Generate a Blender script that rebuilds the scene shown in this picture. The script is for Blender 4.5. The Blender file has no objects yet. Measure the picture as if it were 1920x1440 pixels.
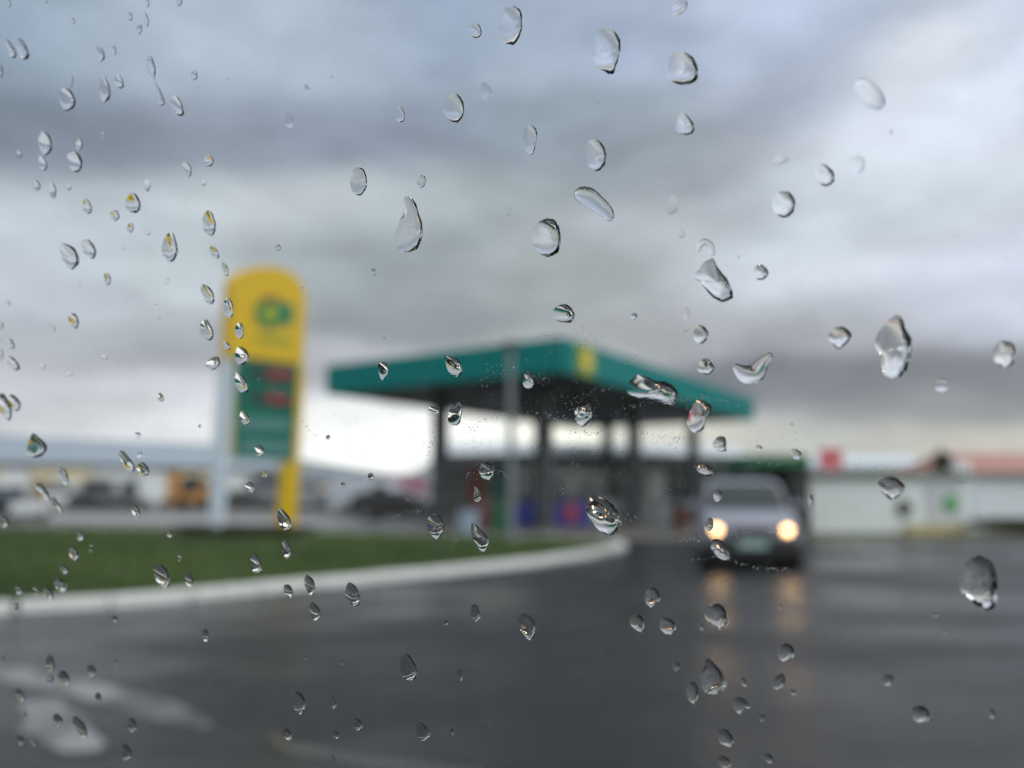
import bpy, bmesh, math, random
from mathutils import Vector, Matrix
R = math.radians
S = bpy.context.scene
C = S.collection
rnd = random.Random(7)

# ------------------------------------------------------------------ camera
CAM_H = 1.30
F = 1500.0                                   # focal length in pixels of a 1920 px wide picture
PITCH = math.atan(205 / F)
cd = bpy.data.cameras.new('camera'); cam = bpy.data.objects.new('camera', cd); C.objects.link(cam)
cd.sensor_width = 36.0; cd.lens = 36.0 * F / 1920
cd.clip_start = 0.01; cd.clip_end = 5000
cam.location = (0, 0, CAM_H); cam.rotation_euler = (math.pi/2 + PITCH, 0, 0)
cd.dof.use_dof = True; cd.dof.focus_distance = 0.1015; cd.dof.aperture_fstop = 12.6
S.camera = cam
CP = Vector((0, 0, CAM_H))

def ray(px, py):
    x = (px - 960) / F; y = (720 - py) / F
    c, s = math.cos(PITCH), math.sin(PITCH)
    return Vector((x, c - y*s, s + y*c))
def at(px, py, Y):                           # point of the sight line at distance Y
    d = ray(px, py); return CP + d * (Y / d.y)
def gnd(px, py, z=0.0):
    d = ray(px, py); return CP + d * ((z - CAM_H) / d.z)

# ------------------------------------------------------------------ sky
SUN_AZ, SUN_EL = R(132), R(48)
W = bpy.data.worlds.new("World"); S.world = W; W.use_nodes = True
nt = W.node_tree; nt.nodes.clear()
def nd(t, **k):
    n = nt.nodes.new(t)
    for a, b in k.items(): setattr(n, a, b)
    return n
def lk(a, b): nt.links.new(a, b)
def mt(op, a, b=None, c=None):
    n = nd('ShaderNodeMath', operation=op)
    for i, v in enumerate((a, b, c)):
        if v is None: continue
        if isinstance(v, (int, float)): n.inputs[i].default_value = v
        else: lk(v, n.inputs[i])
    return n.outputs[0]
def vm(op, a, b=None):
    n = nd('ShaderNodeVectorMath', operation=op)
    for i, v in enumerate((a, b)):
        if v is None: continue
        if isinstance(v, (tuple, list)): n.inputs[i].default_value = v
        else: lk(v, n.inputs[i])
    return n
def lin(c): return tuple(((v/255)/12.92 if v/255 <= .04045 else ((v/255+.055)/1.055)**2.4) for v in c)
tc = nd('ShaderNodeTexCoord')
sp = nd('ShaderNodeSeparateXYZ'); lk(tc.outputs['Generated'], sp.inputs[0])
az = mt('ARCTAN2', sp.outputs[0], sp.outputs[1]); el = mt('ARCSINE', sp.outputs[2])
# clouds lie in flat layers: stretch the noise sideways, warp the coordinates
mp = vm('MULTIPLY', tc.outputs['Generated'], (1.0, 1.0, 2.6))
n1 = nd('ShaderNodeTexNoise'); n1.inputs['Scale'].default_value = 3.2; n1.inputs['Detail'].default_value = 4; n1.inputs['Roughness'].default_value = .52
lk(mp.outputs[0], n1.inputs['Vector'])
n2 = nd('ShaderNodeTexNoise'); n2.inputs['Scale'].default_value = 9.0; n2.inputs['Detail'].default_value = 4; n2.inputs['Roughness'].default_value = .55
lk(mp.outputs[0], n2.inputs['Vector'])
wc = vm('SUBTRACT', n1.outputs['Color'], (.5, .5, .5))
wc = vm('MULTIPLY', wc.outputs[0], (.16, .09, 0))
cb = nd('ShaderNodeCombineXYZ'); lk(az, cb.inputs[0]); lk(el, cb.inputs[1])
q = vm('ADD', cb.outputs[0], wc.outputs[0]).outputs[0]
# cloud bodies and gaps: picture position for orientation only, size (deg), colour
CL = [(10,20,150,110,(160,178,198)),(300,60,220,90,(186,200,220)),(560,80,160,90,(190,203,222)),(800,40,150,90,(172,187,212)),
 (60,250,180,70,(136,147,163)),(330,260,220,60,(157,167,184)),(700,250,240,60,(150,161,180)),(960,150,130,90,(172,186,204)),
 (1130,60,140,80,(178,191,216)),(520,390,190,55,(208,217,226)),(150,430,200,70,(198,208,220)),(60,560,160,60,(205,213,226)),
 (330,540,160,50,(203,212,222)),(700,470,200,60,(168,178,187)),(900,350,140,55,(178,188,197)),(1100,250,200,70,(160,172,186)),
 (1250,430,140,45,(190,198,208)),(1080,520,170,45,(178,186,192)),(1320,330,150,60,(172,180,192)),(800,590,240,50,(158,167,174)),
 (300,640,200,45,(182,187,197)),(40,700,140,50,(200,203,214)),(330,740,160,30,(222,226,236)),(1500,60,160,80,(192,205,230)),
 (1480,200,120,55,(180,188,208)),(1750,108,60,42,(246,250,258)),(1730,120,120,70,(212,220,234)),(1900,60,110,80,(212,222,242)),(1850,250,170,70,(220,228,244)),
 (1650,400,230,80,(212,221,234)),(1560,520,200,50,(216,224,238)),(1880,520,160,60,(210,216,236)),(1400,620,240,38,(180,184,194)),
 (1650,720,260,38,(146,150,160)),(1850,770,200,28,(160,163,170)),(1150,630,120,40,(178,182,188)),(660,690,120,40,(190,193,204)),
 (600,790,90,38,(240,243,248)),(720,830,150,55,(268,272,274)),(900,800,120,35,(262,265,264)),(1060,810,90,30,(268,268,258)),
 (1240,820,130,28,(228,228,222)),(1600,825,240,24,(196,199,199)),(1870,835,120,20,(205,203,200)),(140,760,160,34,(204,206,216)),
 (400,800,120,28,(232,235,243))]
acc = None; wsum = None
for (px, py, sx, sy, col) in CL:
    d = ray(px, py).normalized()
    a0, e0 = math.atan2(d.x, d.y), math.asin(d.z)
    sx *= 1.0 / F; sy *= 1.0 / F
    v = vm('SUBTRACT', q, (a0, e0, 0)).outputs[0]
    v = vm('MULTIPLY', v, (1/sx, 1/sy, 0)).outputs[0]
    w = mt('EXPONENT', mt('MULTIPLY', vm('DOT_PRODUCT', v, v).outputs['Value'], -1.0))
    k = nd('ShaderNodeVectorMath', operation='SCALE'); k.inputs[0].default_value = lin(col); lk(w, k.inputs['Scale'])
    acc = k.outputs[0] if acc is None else vm('ADD', acc, k.outputs[0]).outputs[0]
    wsum = w if wsum is None else mt('ADD', wsum, w)
# the rest of the sky: the same overcast
bw = .02
rest = nd('ShaderNodeMix', data_type='RGBA'); rf = mt('MULTIPLY', mt('SUBTRACT', n1.outputs['Fac'], .36), 3.6); rf.node.use_clamp = True; lk(rf, rest.inputs['Factor'])
rest.inputs[6].default_value = (*[c*bw for c in lin((172,180,194))], 1); rest.inputs[7].default_value = (*[c*bw for c in lin((252,254,255))], 1)
acc = vm('ADD', acc, rest.outputs[2]).outputs[0]; wsum = mt('ADD', wsum, bw)
dv = nd('ShaderNodeVectorMath', operation='SCALE'); lk(acc, dv.inputs[0]); lk(mt('DIVIDE', 1.0, wsum), dv.inputs['Scale'])
puff = mt('ADD', mt('MULTIPLY', mt('ADD', n2.outputs['Fac'], mt('MULTIPLY', n1.outputs['Fac'], .5)), .56), .58)
cl = nd('ShaderNodeVectorMath', operation='SCALE'); lk(dv.outputs[0], cl.inputs[0]); lk(puff, cl.inputs['Scale'])
sky = nd('ShaderNodeTexSky', sky_type='NISHITA'); sky.sun_disc = False; sky.sun_elevation = SUN_EL; sky.sun_rotation = SUN_AZ
b1 = nd('ShaderNodeBackground'); lk(sky.outputs[0], b1.inputs[0]); b1.inputs[1].default_value = .05
b2 = nd('ShaderNodeBackground'); cl = vm('MULTIPLY', cl.outputs[0], (1.03, 1.005, .965)); gm = nd('ShaderNodeGamma'); gm.inputs[1].default_value = 1.2; lk(cl.outputs[0], gm.inputs[0]); cl = gm; lk(cl.outputs[0], b2.inputs[0]); b2.inputs[1].default_value = .92
ms = nd('ShaderNodeMixShader'); ms.inputs[0].default_value = .97       # closed cloud cover, a little blue light through it
lk(b1.outputs[0], ms.inputs[1]); lk(b2.outputs[0], ms.inputs[2])
wo = nd('ShaderNodeOutputWorld'); lk(ms.outputs[0], wo.inputs[0])

# ------------------------------------------------------------------ sun (veiled), exposure
sl = bpy.data.lights.new('sun', 'SUN'); sl.energy = 1.25; sl.angle = R(70); sl.color = (1, .96, .9)
so = bpy.data.objects.new('sun', sl); C.objects.link(so)
sd = Vector((math.sin(SUN_AZ)*math.cos(SUN_EL), math.cos(SUN_AZ)*math.cos(SUN_EL), math.sin(SUN_EL)))
so.rotation_euler = (-sd).to_track_quat('-Z', 'Y').to_euler()
S.view_settings.view_transform = 'Standard'; S.view_settings.look = 'None'
S.view_settings.exposure = .28; S.view_settings.gamma = 1; S.view_settings.use_curve_mapping = False
S.cycles.use_denoising = True
S.cycles.max_bounces = 16; S.cycles.transmission_bounces = 16; S.cycles.transparent_max_bounces = 16
S.cycles.diffuse_bounces = 3; S.cycles.glossy_bounces = 6
S.cycles.caustics_refractive = False; S.cycles.caustics_reflective = False
S.cycles.sample_clamp_indirect = 8

# ------------------------------------------------------------------ materials
MATS = {}
def mat(name, col, rough=.6, metal=0, noise=0, nscale=6, emit=None, estr=0, bump=0, bscale=40, coat=0, spec=.5):
    if name in MATS: return MATS[name]
    m = bpy.data.materials.new(name); m.use_nodes = True; t = m.node_tree
    b = t.nodes['Principled BSDF']
    b.inputs['Base Color'].default_value = (*col, 1); b.inputs['Roughness'].default_value = rough
    b.inputs['Metallic'].default_value = metal; b.inputs['Coat Weight'].default_value = coat
    b.inputs['Specular IOR Level'].default_value = spec
    o = t.nodes.new('ShaderNodeTexCoord')
    if noise:
        n = t.nodes.new('ShaderNodeTexNoise'); n.inputs['Scale'].default_value = nscale; n.inputs['Detail'].default_value = 6
        t.links.new(o.outputs['Object'], n.inputs['Vector'])
        x = t.nodes.new('ShaderNodeMix'); x.data_type = 'RGBA'; t.links.new(n.outputs['Fac'], x.inputs['Factor'])
        x.inputs[6].default_value = (*[c*(1-noise) for c in col], 1); x.inputs[7].default_value = (*[min(1, c*(1+noise)) for c in col], 1)
        t.links.new(x.outputs[2], b.inputs['Base Color'])
    if bump:
        n = t.nodes.new('ShaderNodeTexNoise'); n.inputs['Scale'].default_value = bscale; n.inputs['Detail'].default_value = 5
        t.links.new(o.outputs['Object'], n.inputs['Vector'])
        u = t.nodes.new('ShaderNodeBump'); u.inputs['Strength'].default_value = bump; u.inputs['Distance'].default_value = .02
        t.links.new(n.outputs['Fac'], u.inputs['Height']); t.links.new(u.outputs[0], b.inputs['Normal'])
    if emit:
        b.inputs['Emission Color'].default_value = (*emit, 1); b.inputs['Emission Strength'].default_value = estr
    MATS[name] = m
    return m

def asphalt():
    m = bpy.data.materials.new('wet_asphalt'); m.use_nodes = True; t = m.node_tree; b = t.nodes['Principled BSDF']
    o = t.nodes.new('ShaderNodeTexCoord')
    def noise(sc, det, vec=(1, 1, 1)):
        mpn = t.nodes.new('ShaderNodeMapping'); mpn.inputs['Scale'].default_value = vec; mpn.inputs['Rotation'].default_value = (0, 0, R(18))
        t.links.new(o.outputs['Object'], mpn.inputs[0])
        n = t.nodes.new('ShaderNodeTexNoise'); n.inputs['Scale'].default_value = sc; n.inputs['Detail'].default_value = det
        t.links.new(mpn.outputs[0], n.inputs['Vector']); return n
    big = noise(.42, 8, (.75, 1.25, 1)); fine = noise(90, 3)
    rp = t.nodes.new('ShaderNodeValToRGB'); t.links.new(big.outputs['Fac'], rp.inputs[0])
    rp.color_ramp.elements[0].position = .40; rp.color_ramp.elements[0].color = (.13,)*3 + (1,)
    rp.color_ramp.elements[1].position = .60; rp.color_ramp.elements[1].color = (.50,)*3 + (1,)
    t.links.new(rp.outputs[0], b.inputs['Roughness'])
    cr = t.nodes.new('ShaderNodeValToRGB'); t.links.new(big.outputs['Fac'], cr.inputs[0])
    cr.color_ramp.elements[0].position = .35; cr.color_ramp.elements[0].color = (.007, .008, .0095, 1)
    cr.color_ramp.elements[1].position = .7; cr.color_ramp.elements[1].color = (.026, .028, .032, 1)
    mx = t.nodes.new('ShaderNodeMix'); mx.data_type = 'RGBA'; mx.blend_type = 'MULTIPLY'; mx.inputs['Factor'].default_value = .6
    t.links.new(cr.outputs[0], mx.inputs[6])
    fr = t.nodes.new('ShaderNodeValToRGB'); t.links.new(fine.outputs['Fac'], fr.inputs[0])
    fr.color_ramp.elements[0].position = .3; fr.color_ramp.elements[0].color = (.5, .5, .5, 1)
    fr.color_ramp.elements[1].position = .7; fr.color_ramp.elements[1].color = (1, 1, 1, 1)
    t.links.new(fr.outputs[0], mx.inputs[7]); t.links.new(mx.outputs[2], b.inputs['Base Color'])
    u = t.nodes.new('ShaderNodeBump'); u.inputs['Strength'].default_value = .55; u.inputs['Distance'].default_value = .006
    t.links.new(fine.outputs['Fac'], u.inputs['Height']); t.links.new(u.outputs[0], b.inputs['Normal'])
    b.inputs['IOR'].default_value = 1.30
    return m
M_ASPH = asphalt()

def worn(name, col, under, wear=.5, sc=1.2, rough=.4):
    m = bpy.data.materials.new(name); m.use_nodes = True; t = m.node_tree; b = t.nodes['Principled BSDF']
    o = t.nodes.new('ShaderNodeTexCoord'); n = t.nodes.new('ShaderNodeTexNoise'); n.inputs['Scale'].default_value = sc; n.inputs['Detail'].default_value = 6
    t.links.new(o.outputs['Object'], n.inputs['Vector'])
    r = t.nodes.new('ShaderNodeValToRGB'); t.links.new(n.outputs['Fac'], r.inputs[0])
    r.color_ramp.elements[0].position = wear-.1; r.color_ramp.elements[0].color = (*under, 1)
    r.color_ramp.elements[1].position = wear+.1; r.color_ramp.elements[1].color = (*col, 1)
    t.links.new(r.outputs[0], b.inputs['Base Color']); b.inputs['Roughness'].default_value = rough
    return m

def glassm(name, ior, tint=(1, 1, 1), rough=0):
    m = bpy.data.materials.new(name); m.use_nodes = True; t = m.node_tree; t.nodes.clear()
    g = t.nodes.new('ShaderNodeBsdfGlass'); g.inputs['IOR'].default_value = ior; g.inputs['Color'].default_value = (*tint, 1); g.inputs['Roughness'].default_value = rough
    o = t.nodes.new('ShaderNodeOutputMaterial'); t.links.new(g.outputs[0], o.inputs[0]); return m
M_WATER = glassm('water', 1.333); M_PANE = bpy.data.materials.new('window_glass')
def pane_mat(m):                              # clear glass: straight through, with the mirror sheen that the angle gives
    m.use_nodes = True; t = m.node_tree; t.nodes.clear()
    f = t.nodes.new('ShaderNodeFresnel'); ge = t.nodes.new('ShaderNodeNewGeometry'); io = t.nodes.new('ShaderNodeMath'); io.operation = 'MULTIPLY_ADD'; io.inputs[1].default_value = 1/1.45-1.45; io.inputs[2].default_value = 1.45; t.links.new(ge.outputs['Backfacing'], io.inputs[0]); t.links.new(io.outputs[0], f.inputs[0]); tr = t.nodes.new('ShaderNodeBsdfTransparent'); tr.inputs[0].default_value = (.985, .995, .99, 1)
    tc_ = t.nodes.new('ShaderNodeTexCoord'); mpg = t.nodes.new('ShaderNodeMapping'); mpg.inputs['Scale'].default_value = (150, 150, 210); t.links.new(tc_.outputs['Object'], mpg.inputs[0])
    ns = t.nodes.new('ShaderNodeTexNoise'); ns.inputs['Scale'].default_value = 1.0; ns.inputs['Detail'].default_value = 7; ns.inputs['Roughness'].default_value = .65; t.links.new(mpg.outputs[0], ns.inputs['Vector'])
    rr_ = t.nodes.new('ShaderNodeValToRGB'); t.links.new(ns.outputs['Fac'], rr_.inputs[0]); rr_.color_ramp.elements[0].position = .50; rr_.color_ramp.elements[0].color = (.004,)*3+(1,); rr_.color_ramp.elements[1].position = .78; rr_.color_ramp.elements[1].color = (.05,)*3+(1,)
    tl = t.nodes.new('ShaderNodeBsdfTranslucent'); tl.inputs[0].default_value = (.75, .8, .82, 1); dm = t.nodes.new('ShaderNodeMixShader')   # dried film on the glass
    t.links.new(rr_.outputs[0], dm.inputs[0]); t.links.new(tr.outputs[0], dm.inputs[1]); t.links.new(tl.outputs[0], dm.inputs[2])
    gl = t.nodes.new('ShaderNodeBsdfGlossy'); gl.inputs['Roughness'].default_value = 0; mx = t.nodes.new('ShaderNodeMixShader')
    t.links.new(f.outputs[0], mx.inputs[0]); t.links.new(dm.outputs[0], mx.inputs[1]); t.links.new(gl.outputs[0], mx.inputs[2])
    o = t.nodes.new('ShaderNodeOutputMaterial'); t.links.new(mx.outputs[0], o.inputs[0])
pane_mat(M_PANE)

# ------------------------------------------------------------------ mesh helpers
def tag(o, label=None, cat=None, group=None, kind=None):
    if label: o['label'] = label
    if cat: o['category'] = cat
    if group: o['group'] = group
    if kind: o['kind'] = kind
    return o
def link(name, me, parent=None):
    o = bpy.data.objects.new(name, me); C.objects.link(o)
    if parent is not None: o.parent = parent
    return o
def mesh(name, vs, fs, m, parent=None, smooth=False, mats=None, fm=None):
    me = bpy.data.meshes.new(name); me.from_pydata([tuple(v) for v in vs], [], fs)
    for x in (mats or [m]): me.materials.append(x)
    if fm: me.polygons.foreach_set('material_index', fm)
    if smooth: me.polygons.foreach_set('use_smooth', [True]*len(me.polygons))
    me.update(); return link(name, me, parent)
def empty(name, loc=(0, 0, 0), rz=0):
    o = bpy.data.objects.new(name, None); C.objects.link(o); o.location = loc; o.rotation_euler = (0, 0, rz); return o
def obj(name, bm, m, parent=None, bevel=0, smooth=False):
    if bevel: bmesh.ops.bevel(bm, geom=[e for e in bm.edges], offset=bevel, segments=2, affect='EDGES', profile=.6)
    bmesh.ops.recalc_face_normals(bm, faces=bm.faces)
    me = bpy.data.meshes.new(name); bm.to_mesh(me); bm.free(); me.materials.append(m)
    if smooth: me.polygons.foreach_set('use_smooth', [True]*len(me.polygons))
    return link(name, me, parent)
def bx(bm, c, s, rz=0):
    M = Matrix.Translation(c) @ Matrix.Rotation(rz, 4, 'Z') @ Matrix.Diagonal((s[0], s[1], s[2], 1))
    bmesh.ops.create_cube(bm, size=1, matrix=M); return bm
def cyl(bm, p0, p1, r0, r1=None, n=16):
    p0, p1 = Vector(p0), Vector(p1); d = p1-p0
    M = Matrix.Translation((p0+p1)/2) @ d.to_track_quat('Z', 'Y').to_matrix().to_4x4()
    bmesh.ops.create_cone(bm, cap_ends=True, segments=n, radius1=r0, radius2=r0 if r1 is None else r1, depth=d.length, matrix=M); return bm
def box(name, c, s, m, parent=None, rz=0, bevel=0):
    return obj(name, bx(bmesh.new(), c, s, rz), m, parent, bevel)
def prism(pts, off):                          # closed polygon of 3-D points pushed along off
    bm = bmesh.new(); a = [bm.verts.new(p) for p in pts]; b = [bm.verts.new(Vector(p)+off) for p in pts]
    bm.faces.new(a); bm.faces.new(b[::-1])
    for i in range(len(a)):
        j = (i+1) % len(a); bm.faces.new((a[i], b[i], b[j], a[j]))
    return bm
def copy_tree(o, parent=None):
    c = o.copy(); C.objects.link(c)
    if parent is not None: c.parent = parent
    for ch in list(o.children): copy_tree(ch, c)
    return c

# ------------------------------------------------------------------ ground
g = mesh('ground', [(-600, -60, 0), (600, -60, 0), (600, 900, 0), (-600, 900, 0)], [(0, 1, 2, 3)], M_ASPH); tag(g, kind='structure')

# grass island: near edge and far edge
near = [gnd(px, py) for px, py in ((-700, 1232), (-350, 1195), (0, 1152), (150, 1144), (300, 1131), (450, 1117), (600, 1102), (800, 1083), (960, 1066), (1060, 1052), (1130, 1041), (1168, 1034))]
tipc = [gnd(1176, 1028), gnd(1160, 1023), gnd(1120, 1019)]
far = [gnd(px, py) for px, py in ((1000, 1011), (800, 1006), (560, 1001), (300, 996), (0, 990), (-400, 984), (-900, 978))]
def smooth_line(pts, step):
    P = [Vector((p.x, p.y, 0)) for p in pts]; out = []
    for i in range(len(P)-1):
        p0, p1, p2, p3 = P[max(i-1, 0)], P[i], P[i+1], P[min(i+2, len(P)-1)]
        n = max(2, int((p2-p1).length/.1))
        for k in range(n):
            t = k/n; out.append(.5*((2*p1)+(p2-p0)*t+(2*p0-5*p1+4*p2-p3)*t*t+(3*p1-p0-3*p2+p3)*t**3))
    out.append(P[-1]); res = [out[0]]; s = 0
    for a, b in zip(out, out[1:]):
        s += (b-a).length
        if s >= step: res.append(b); s = 0
    return res
edge = smooth_line(near + tipc + far, .25)
def norm2(a, b):
    d = (b-a); d.normalize(); return Vector((-d.y, d.x, 0))
# kerb: separate stones round the island
M_KERB = mat('pale_concrete', (.84, .89, .95), .45, noise=.22, nscale=5, bump=.3, bscale=60)
kerb = box('kerb', edge[0] + Vector((0, 0, .03)), (.2, .2, .06), M_KERB); tag(kerb, kind='structure')
stone_line = smooth_line(near + tipc + far, .9)
KW = .26
for i in range(len(stone_line)-1):
    a, b = stone_line[i], stone_line[i+1]
    if a.y > 40: break
    n = norm2(a, b); d = (b-a).normalized(); a2 = a + d*.018; b2 = b - d*.018
    h = .12 + rnd.uniform(-.006, .006); j = rnd.uniform(-.006, .006)
    q0 = [a2 + n*j, b2 + n*j, b2 + n*(KW+j), a2 + n*(KW+j)]
    bm = prism([Vector((v.x, v.y, -.02)) for v in q0], Vector((0, 0, h+.02)))
    o = obj('kerb_stone', bm, M_KERB, kerb, bevel=.018)
inner = [a + norm2(a, b)*KW for a, b in zip(edge, edge[1:])]
M_LAWN = mat('lawn_soil', (.044, .080, .018), .9, noise=.4, nscale=1.5)
bm = bmesh.new(); vs = [bm.verts.new((p.x, p.y, .09)) for p in inner]; bm.faces.new(vs); bmesh.ops.triangulate(bm, faces=bm.faces)
lawn = obj('lawn', bm, M_LAWN); tag(lawn, kind='structure')
# blades
poly = [(p.x, p.y) for p in inner]
def inside(x, y):
    c = False; j = len(poly)-1
    for i in range(len(poly)):
        xi, yi = poly[i]; xj, yj = poly[j]
        if (yi > y) != (yj > y) and x < (xj-xi)*(y-yi)/(yj-yi)+xi: c = not c
        j = i
    return c
vs, fs, fm = [], [], []; cnt = 0
poly = poly[::3]
while cnt < 26000:
    y = rnd.uniform(7, 30); x = rnd.uniform(-.75*y-1, 3.2)
    if rnd.random() > 12/(y+2) or not inside(x, y): continue
    a = rnd.uniform(0, 6.28); w = rnd.uniform(.012, .03); h = rnd.uniform(.05, .12); dx, dy = math.cos(a)*w, math.sin(a)*w
    k = len(vs); lx, ly = rnd.uniform(-.04, .04), rnd.uniform(-.04, .04)
    vs += [(x-dx, y-dy, .085), (x+dx, y+dy, .085), (x+lx, y+ly, .09+h)]; fs.append((k, k+1, k+2)); pt_ = math.sin(x*.9+1.3*math.sin(y*.5))+math.sin(y*.7+x*.3); fm.append(rnd.choice((0, 1, 1) if pt_ > .6 else (0, 2, 2) if pt_ < -.7 else (0, 0, 1, 2))); cnt += 1
GM = [mat('grass_mid', (.055, .105, .022), .6), mat('grass_light', (.085, .140, .03), .6), mat('grass_dark', (.036, .08, .015), .6)]
grass = mesh('grass', vs, fs, None, mats=GM, fm=fm); tag(grass, 'short wet green grass covering the kerbed island', 'grass', kind='stuff')

def sheet(name, pts, z, m, kind='structure'):
    bm = bmesh.new(); bm.faces.new([bm.verts.new((p.x, p.y, z)) for p in pts]); bmesh.ops.triangulate(bm, faces=bm.faces)
    o = obj(name, bm, m); o.data.polygons.foreach_set('use_smooth', [False]*len(o.data.polygons))
    if kind: tag(o, kind=kind)
    return o
# concrete forecourt behind the island and under the canopy
M_CONC = mat('damp_concrete', (.16, .155, .15), .5, noise=.25, nscale=.6)
sheet('forecourt', [gnd(-900, 973), gnd(0, 982), gnd(560, 993), gnd(1000, 1003), gnd(1150, 1013), gnd(1330, 1011), gnd(1500, 985), gnd(1500, 962), gnd(700, 958), gnd(-900, 955)], .004, M_CONC)
M_PAVE = mat('pale_pavement', (.34, .34, .36), .45, noise=.2, nscale=.8)
sheet('pavement', [gnd(-900, 966), gnd(0, 972), gnd(560, 984), gnd(1010, 995), gnd(1040, 990), gnd(560, 975), gnd(0, 962), gnd(-900, 957)], .008, M_PAVE)
# pale tone broken up by noise: band and patch on the road close by
M_BAND = worn('broken_pale_tone', (.25, .25, .26), (.03, .032, .036), .50, 1.9, .32)
band = [(-60, 1238), (60, 1256), (200, 1285), (330, 1318), (392, 1352), (396, 1368), (340, 1362), (220, 1330), (120, 1300), (0, 1276), (-60, 1268)]
sheet('pale_road_sheet', [gnd(*p) for p in band], .004, M_BAND)
patch = [(36, 1322), (60, 1308), (110, 1312), (128, 1330), (160, 1344), (168, 1368), (200, 1396), (180, 1410), (120, 1412), (70, 1388), (30, 1372), (52, 1350)]
sheet('pale_road_sheet', [gnd(*p) for p in patch], .004, M_BAND)
M_LINE = worn('faded_line_paint', (.07, .07, .068), (.045, .046, .048), .47, 2.5, .35)
sheet('pale_road_sheet', [gnd(*p) for p in ((520, 1392), (700, 1422), (900, 1446), (900, 1462), (690, 1440), (520, 1408))], .004, M_LINE)
M_YB = mat('yellow_dirt', (.10, .075, .03), .6, noise=.3)
leafm = sheet('fallen_leaf', [gnd(*p) for p in ((508, 1388), (522, 1383), (532, 1390), (528, 1402), (514, 1402))], .012, M_YB, None)
leafm.data.transform(Matrix.Identity(4)); tag(leafm, 'brownish yellow leaf lying on the wet road near the worn line', 'leaf')
# verge at the foot of the white buildings
M_VERGE = mat('verge_earth', (.10, .10, .06), .8, noise=.5, nscale=1.2)
sheet('verge', [gnd(1500, 1016), gnd(1660, 1016), gnd(1820, 1010), gnd(2100, 1004), gnd(2100, 992), gnd(1500, 998)], .006, M_VERGE)

# dark planting bed under the sign
def clump(name, c, rx, ry, h, n, mats, seed, parent=None, leaf=.08):
    r = random.Random(seed); vs, fs, fm = [], [], []
    lobes = [(Vector((r.uniform(-.6, .6)*rx, r.uniform(-.6, .6)*ry, r.uniform(.25, .8)*h)), r.uniform(.3, .5)) for _ in range(9)]
    for _ in range(n):
        l, rad = r.choice(lobes); d = Vector((r.gauss(0, 1), r.gauss(0, 1), r.gauss(0, 1))).normalized()*r.uniform(.55, 1)
        p = Vector(c) + l + Vector((d.x*rx*rad*1.3, d.y*ry*rad*1.3, d.z*h*rad*.9))
        if p.z < c[2]: p.z = c[2] + .02
        a = Vector((r.gauss(0, 1), r.gauss(0, 1), r.gauss(0, 1))).normalized()*leaf; b = a.cross(Vector((r.gauss(0, 1), r.gauss(0, 1), r.gauss(0, 1)))).normalized()*leaf*.6
        k = len(vs); vs += [p-a, p+b, p+a, p-b]; fs.append((k, k+1, k+2, k+3)); fm.append(r.randrange(len(mats)))
    return mesh(name, vs, fs, None, parent, mats=mats, fm=fm)
DARKL = [mat('leaf_dark', (.030, .036, .022), .6), mat('leaf_mid', (.045, .060, .028), .6)]
GREENL = [mat('leaf_green', (.045, .09, .035), .6), mat('leaf_deep', (.03, .065, .03), .6)]
OLIVEL = [mat('leaf_olive', (.075, .085, .018), .6), mat('leaf_olive_deep', (.045, .055, .012), .6)]
c = gnd(455, 1012); bed = clump('planting_bed', (c.x, c.y, .09), 2.4, .8, .30, 2600, DARKL, 3); tag(bed, 'low dark shrubs planted at the foot of the yellow price sign', 'plants')

# ------------------------------------------------------------------ price sign
A = at(415, 900, 22.8); B = at(545, 900, 25.0)
pd = Vector((B.x-A.x, B.y-A.y, 0)).normalized(); pn = Vector((pd.y, -pd.x, 0))   # pn points to the road
def on(px, py, off=0.0):
    d = ray(px, py); t = (A-CP).dot(pn)/d.dot(pn); return CP + d*t + pn*off
def slab(name, pts, m, off, th, parent, bevel=0):
    bm = prism([on(*p) for p in pts], -pn*th)
    bmesh.ops.translate(bm, verts=bm.verts, vec=pn*off); return obj(name, bm, m, parent, bevel)
root = empty('price_sign', (0, 0, 0)); tag(root, 'tall yellow and green petrol price sign with arched top on the grass', 'sign')
M_YEL = mat('yellow_sign_paint', (.76, .50, .008), .35, noise=.06)
M_TEAL = mat('sign_green', (.008, .17, .125), .5, noise=.1, spec=.2)
M_POLE = mat('pale_blue_grey_metal', (.60, .70, .82), .4, noise=.08)
arc = [(428, 530), (434, 519), (446, 510), (468, 503), (495, 500), (520, 504), (541, 513), (554, 526), (562, 542), (566, 560)]
slab('head_panel', [(421, 668)] + arc + [(561, 686)], M_YEL, .20, .40, root, .02)
slab('price_board', [(440, 674), (553, 688), (544, 864), (437, 858)], M_TEAL, .12, .24, root, .01)
slab('edge_strip', [(421, 670), (439, 672), (436, 858), (427, 858)], mat('faded_ochre', (.42, .38, .14), .5), .10, .20, root, .01)
slab('side_rail', [(554, 688), (567, 687), (555, 864), (545, 864)], M_YEL, .14, .28, root, .01)
slab('leg', [(424, 672), (434, 672), (414, 1000), (396, 998)], M_POLE, .16, .30, root, .02).__setitem__('label', 'pale grey metal leg')
slab('leg', [(530, 866), (557, 866), (547, 1004), (523, 1003)], M_YEL, .16, .32, root, .02).__setitem__('label', 'yellow leg')
slab('leg', [(405, 672), (433, 673), (418, 858), (396, 990), (410, 858)][:0] or [(412, 673), (423, 673), (395, 998), (391, 997)], M_POLE, .05, .12, root, .01)
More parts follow.
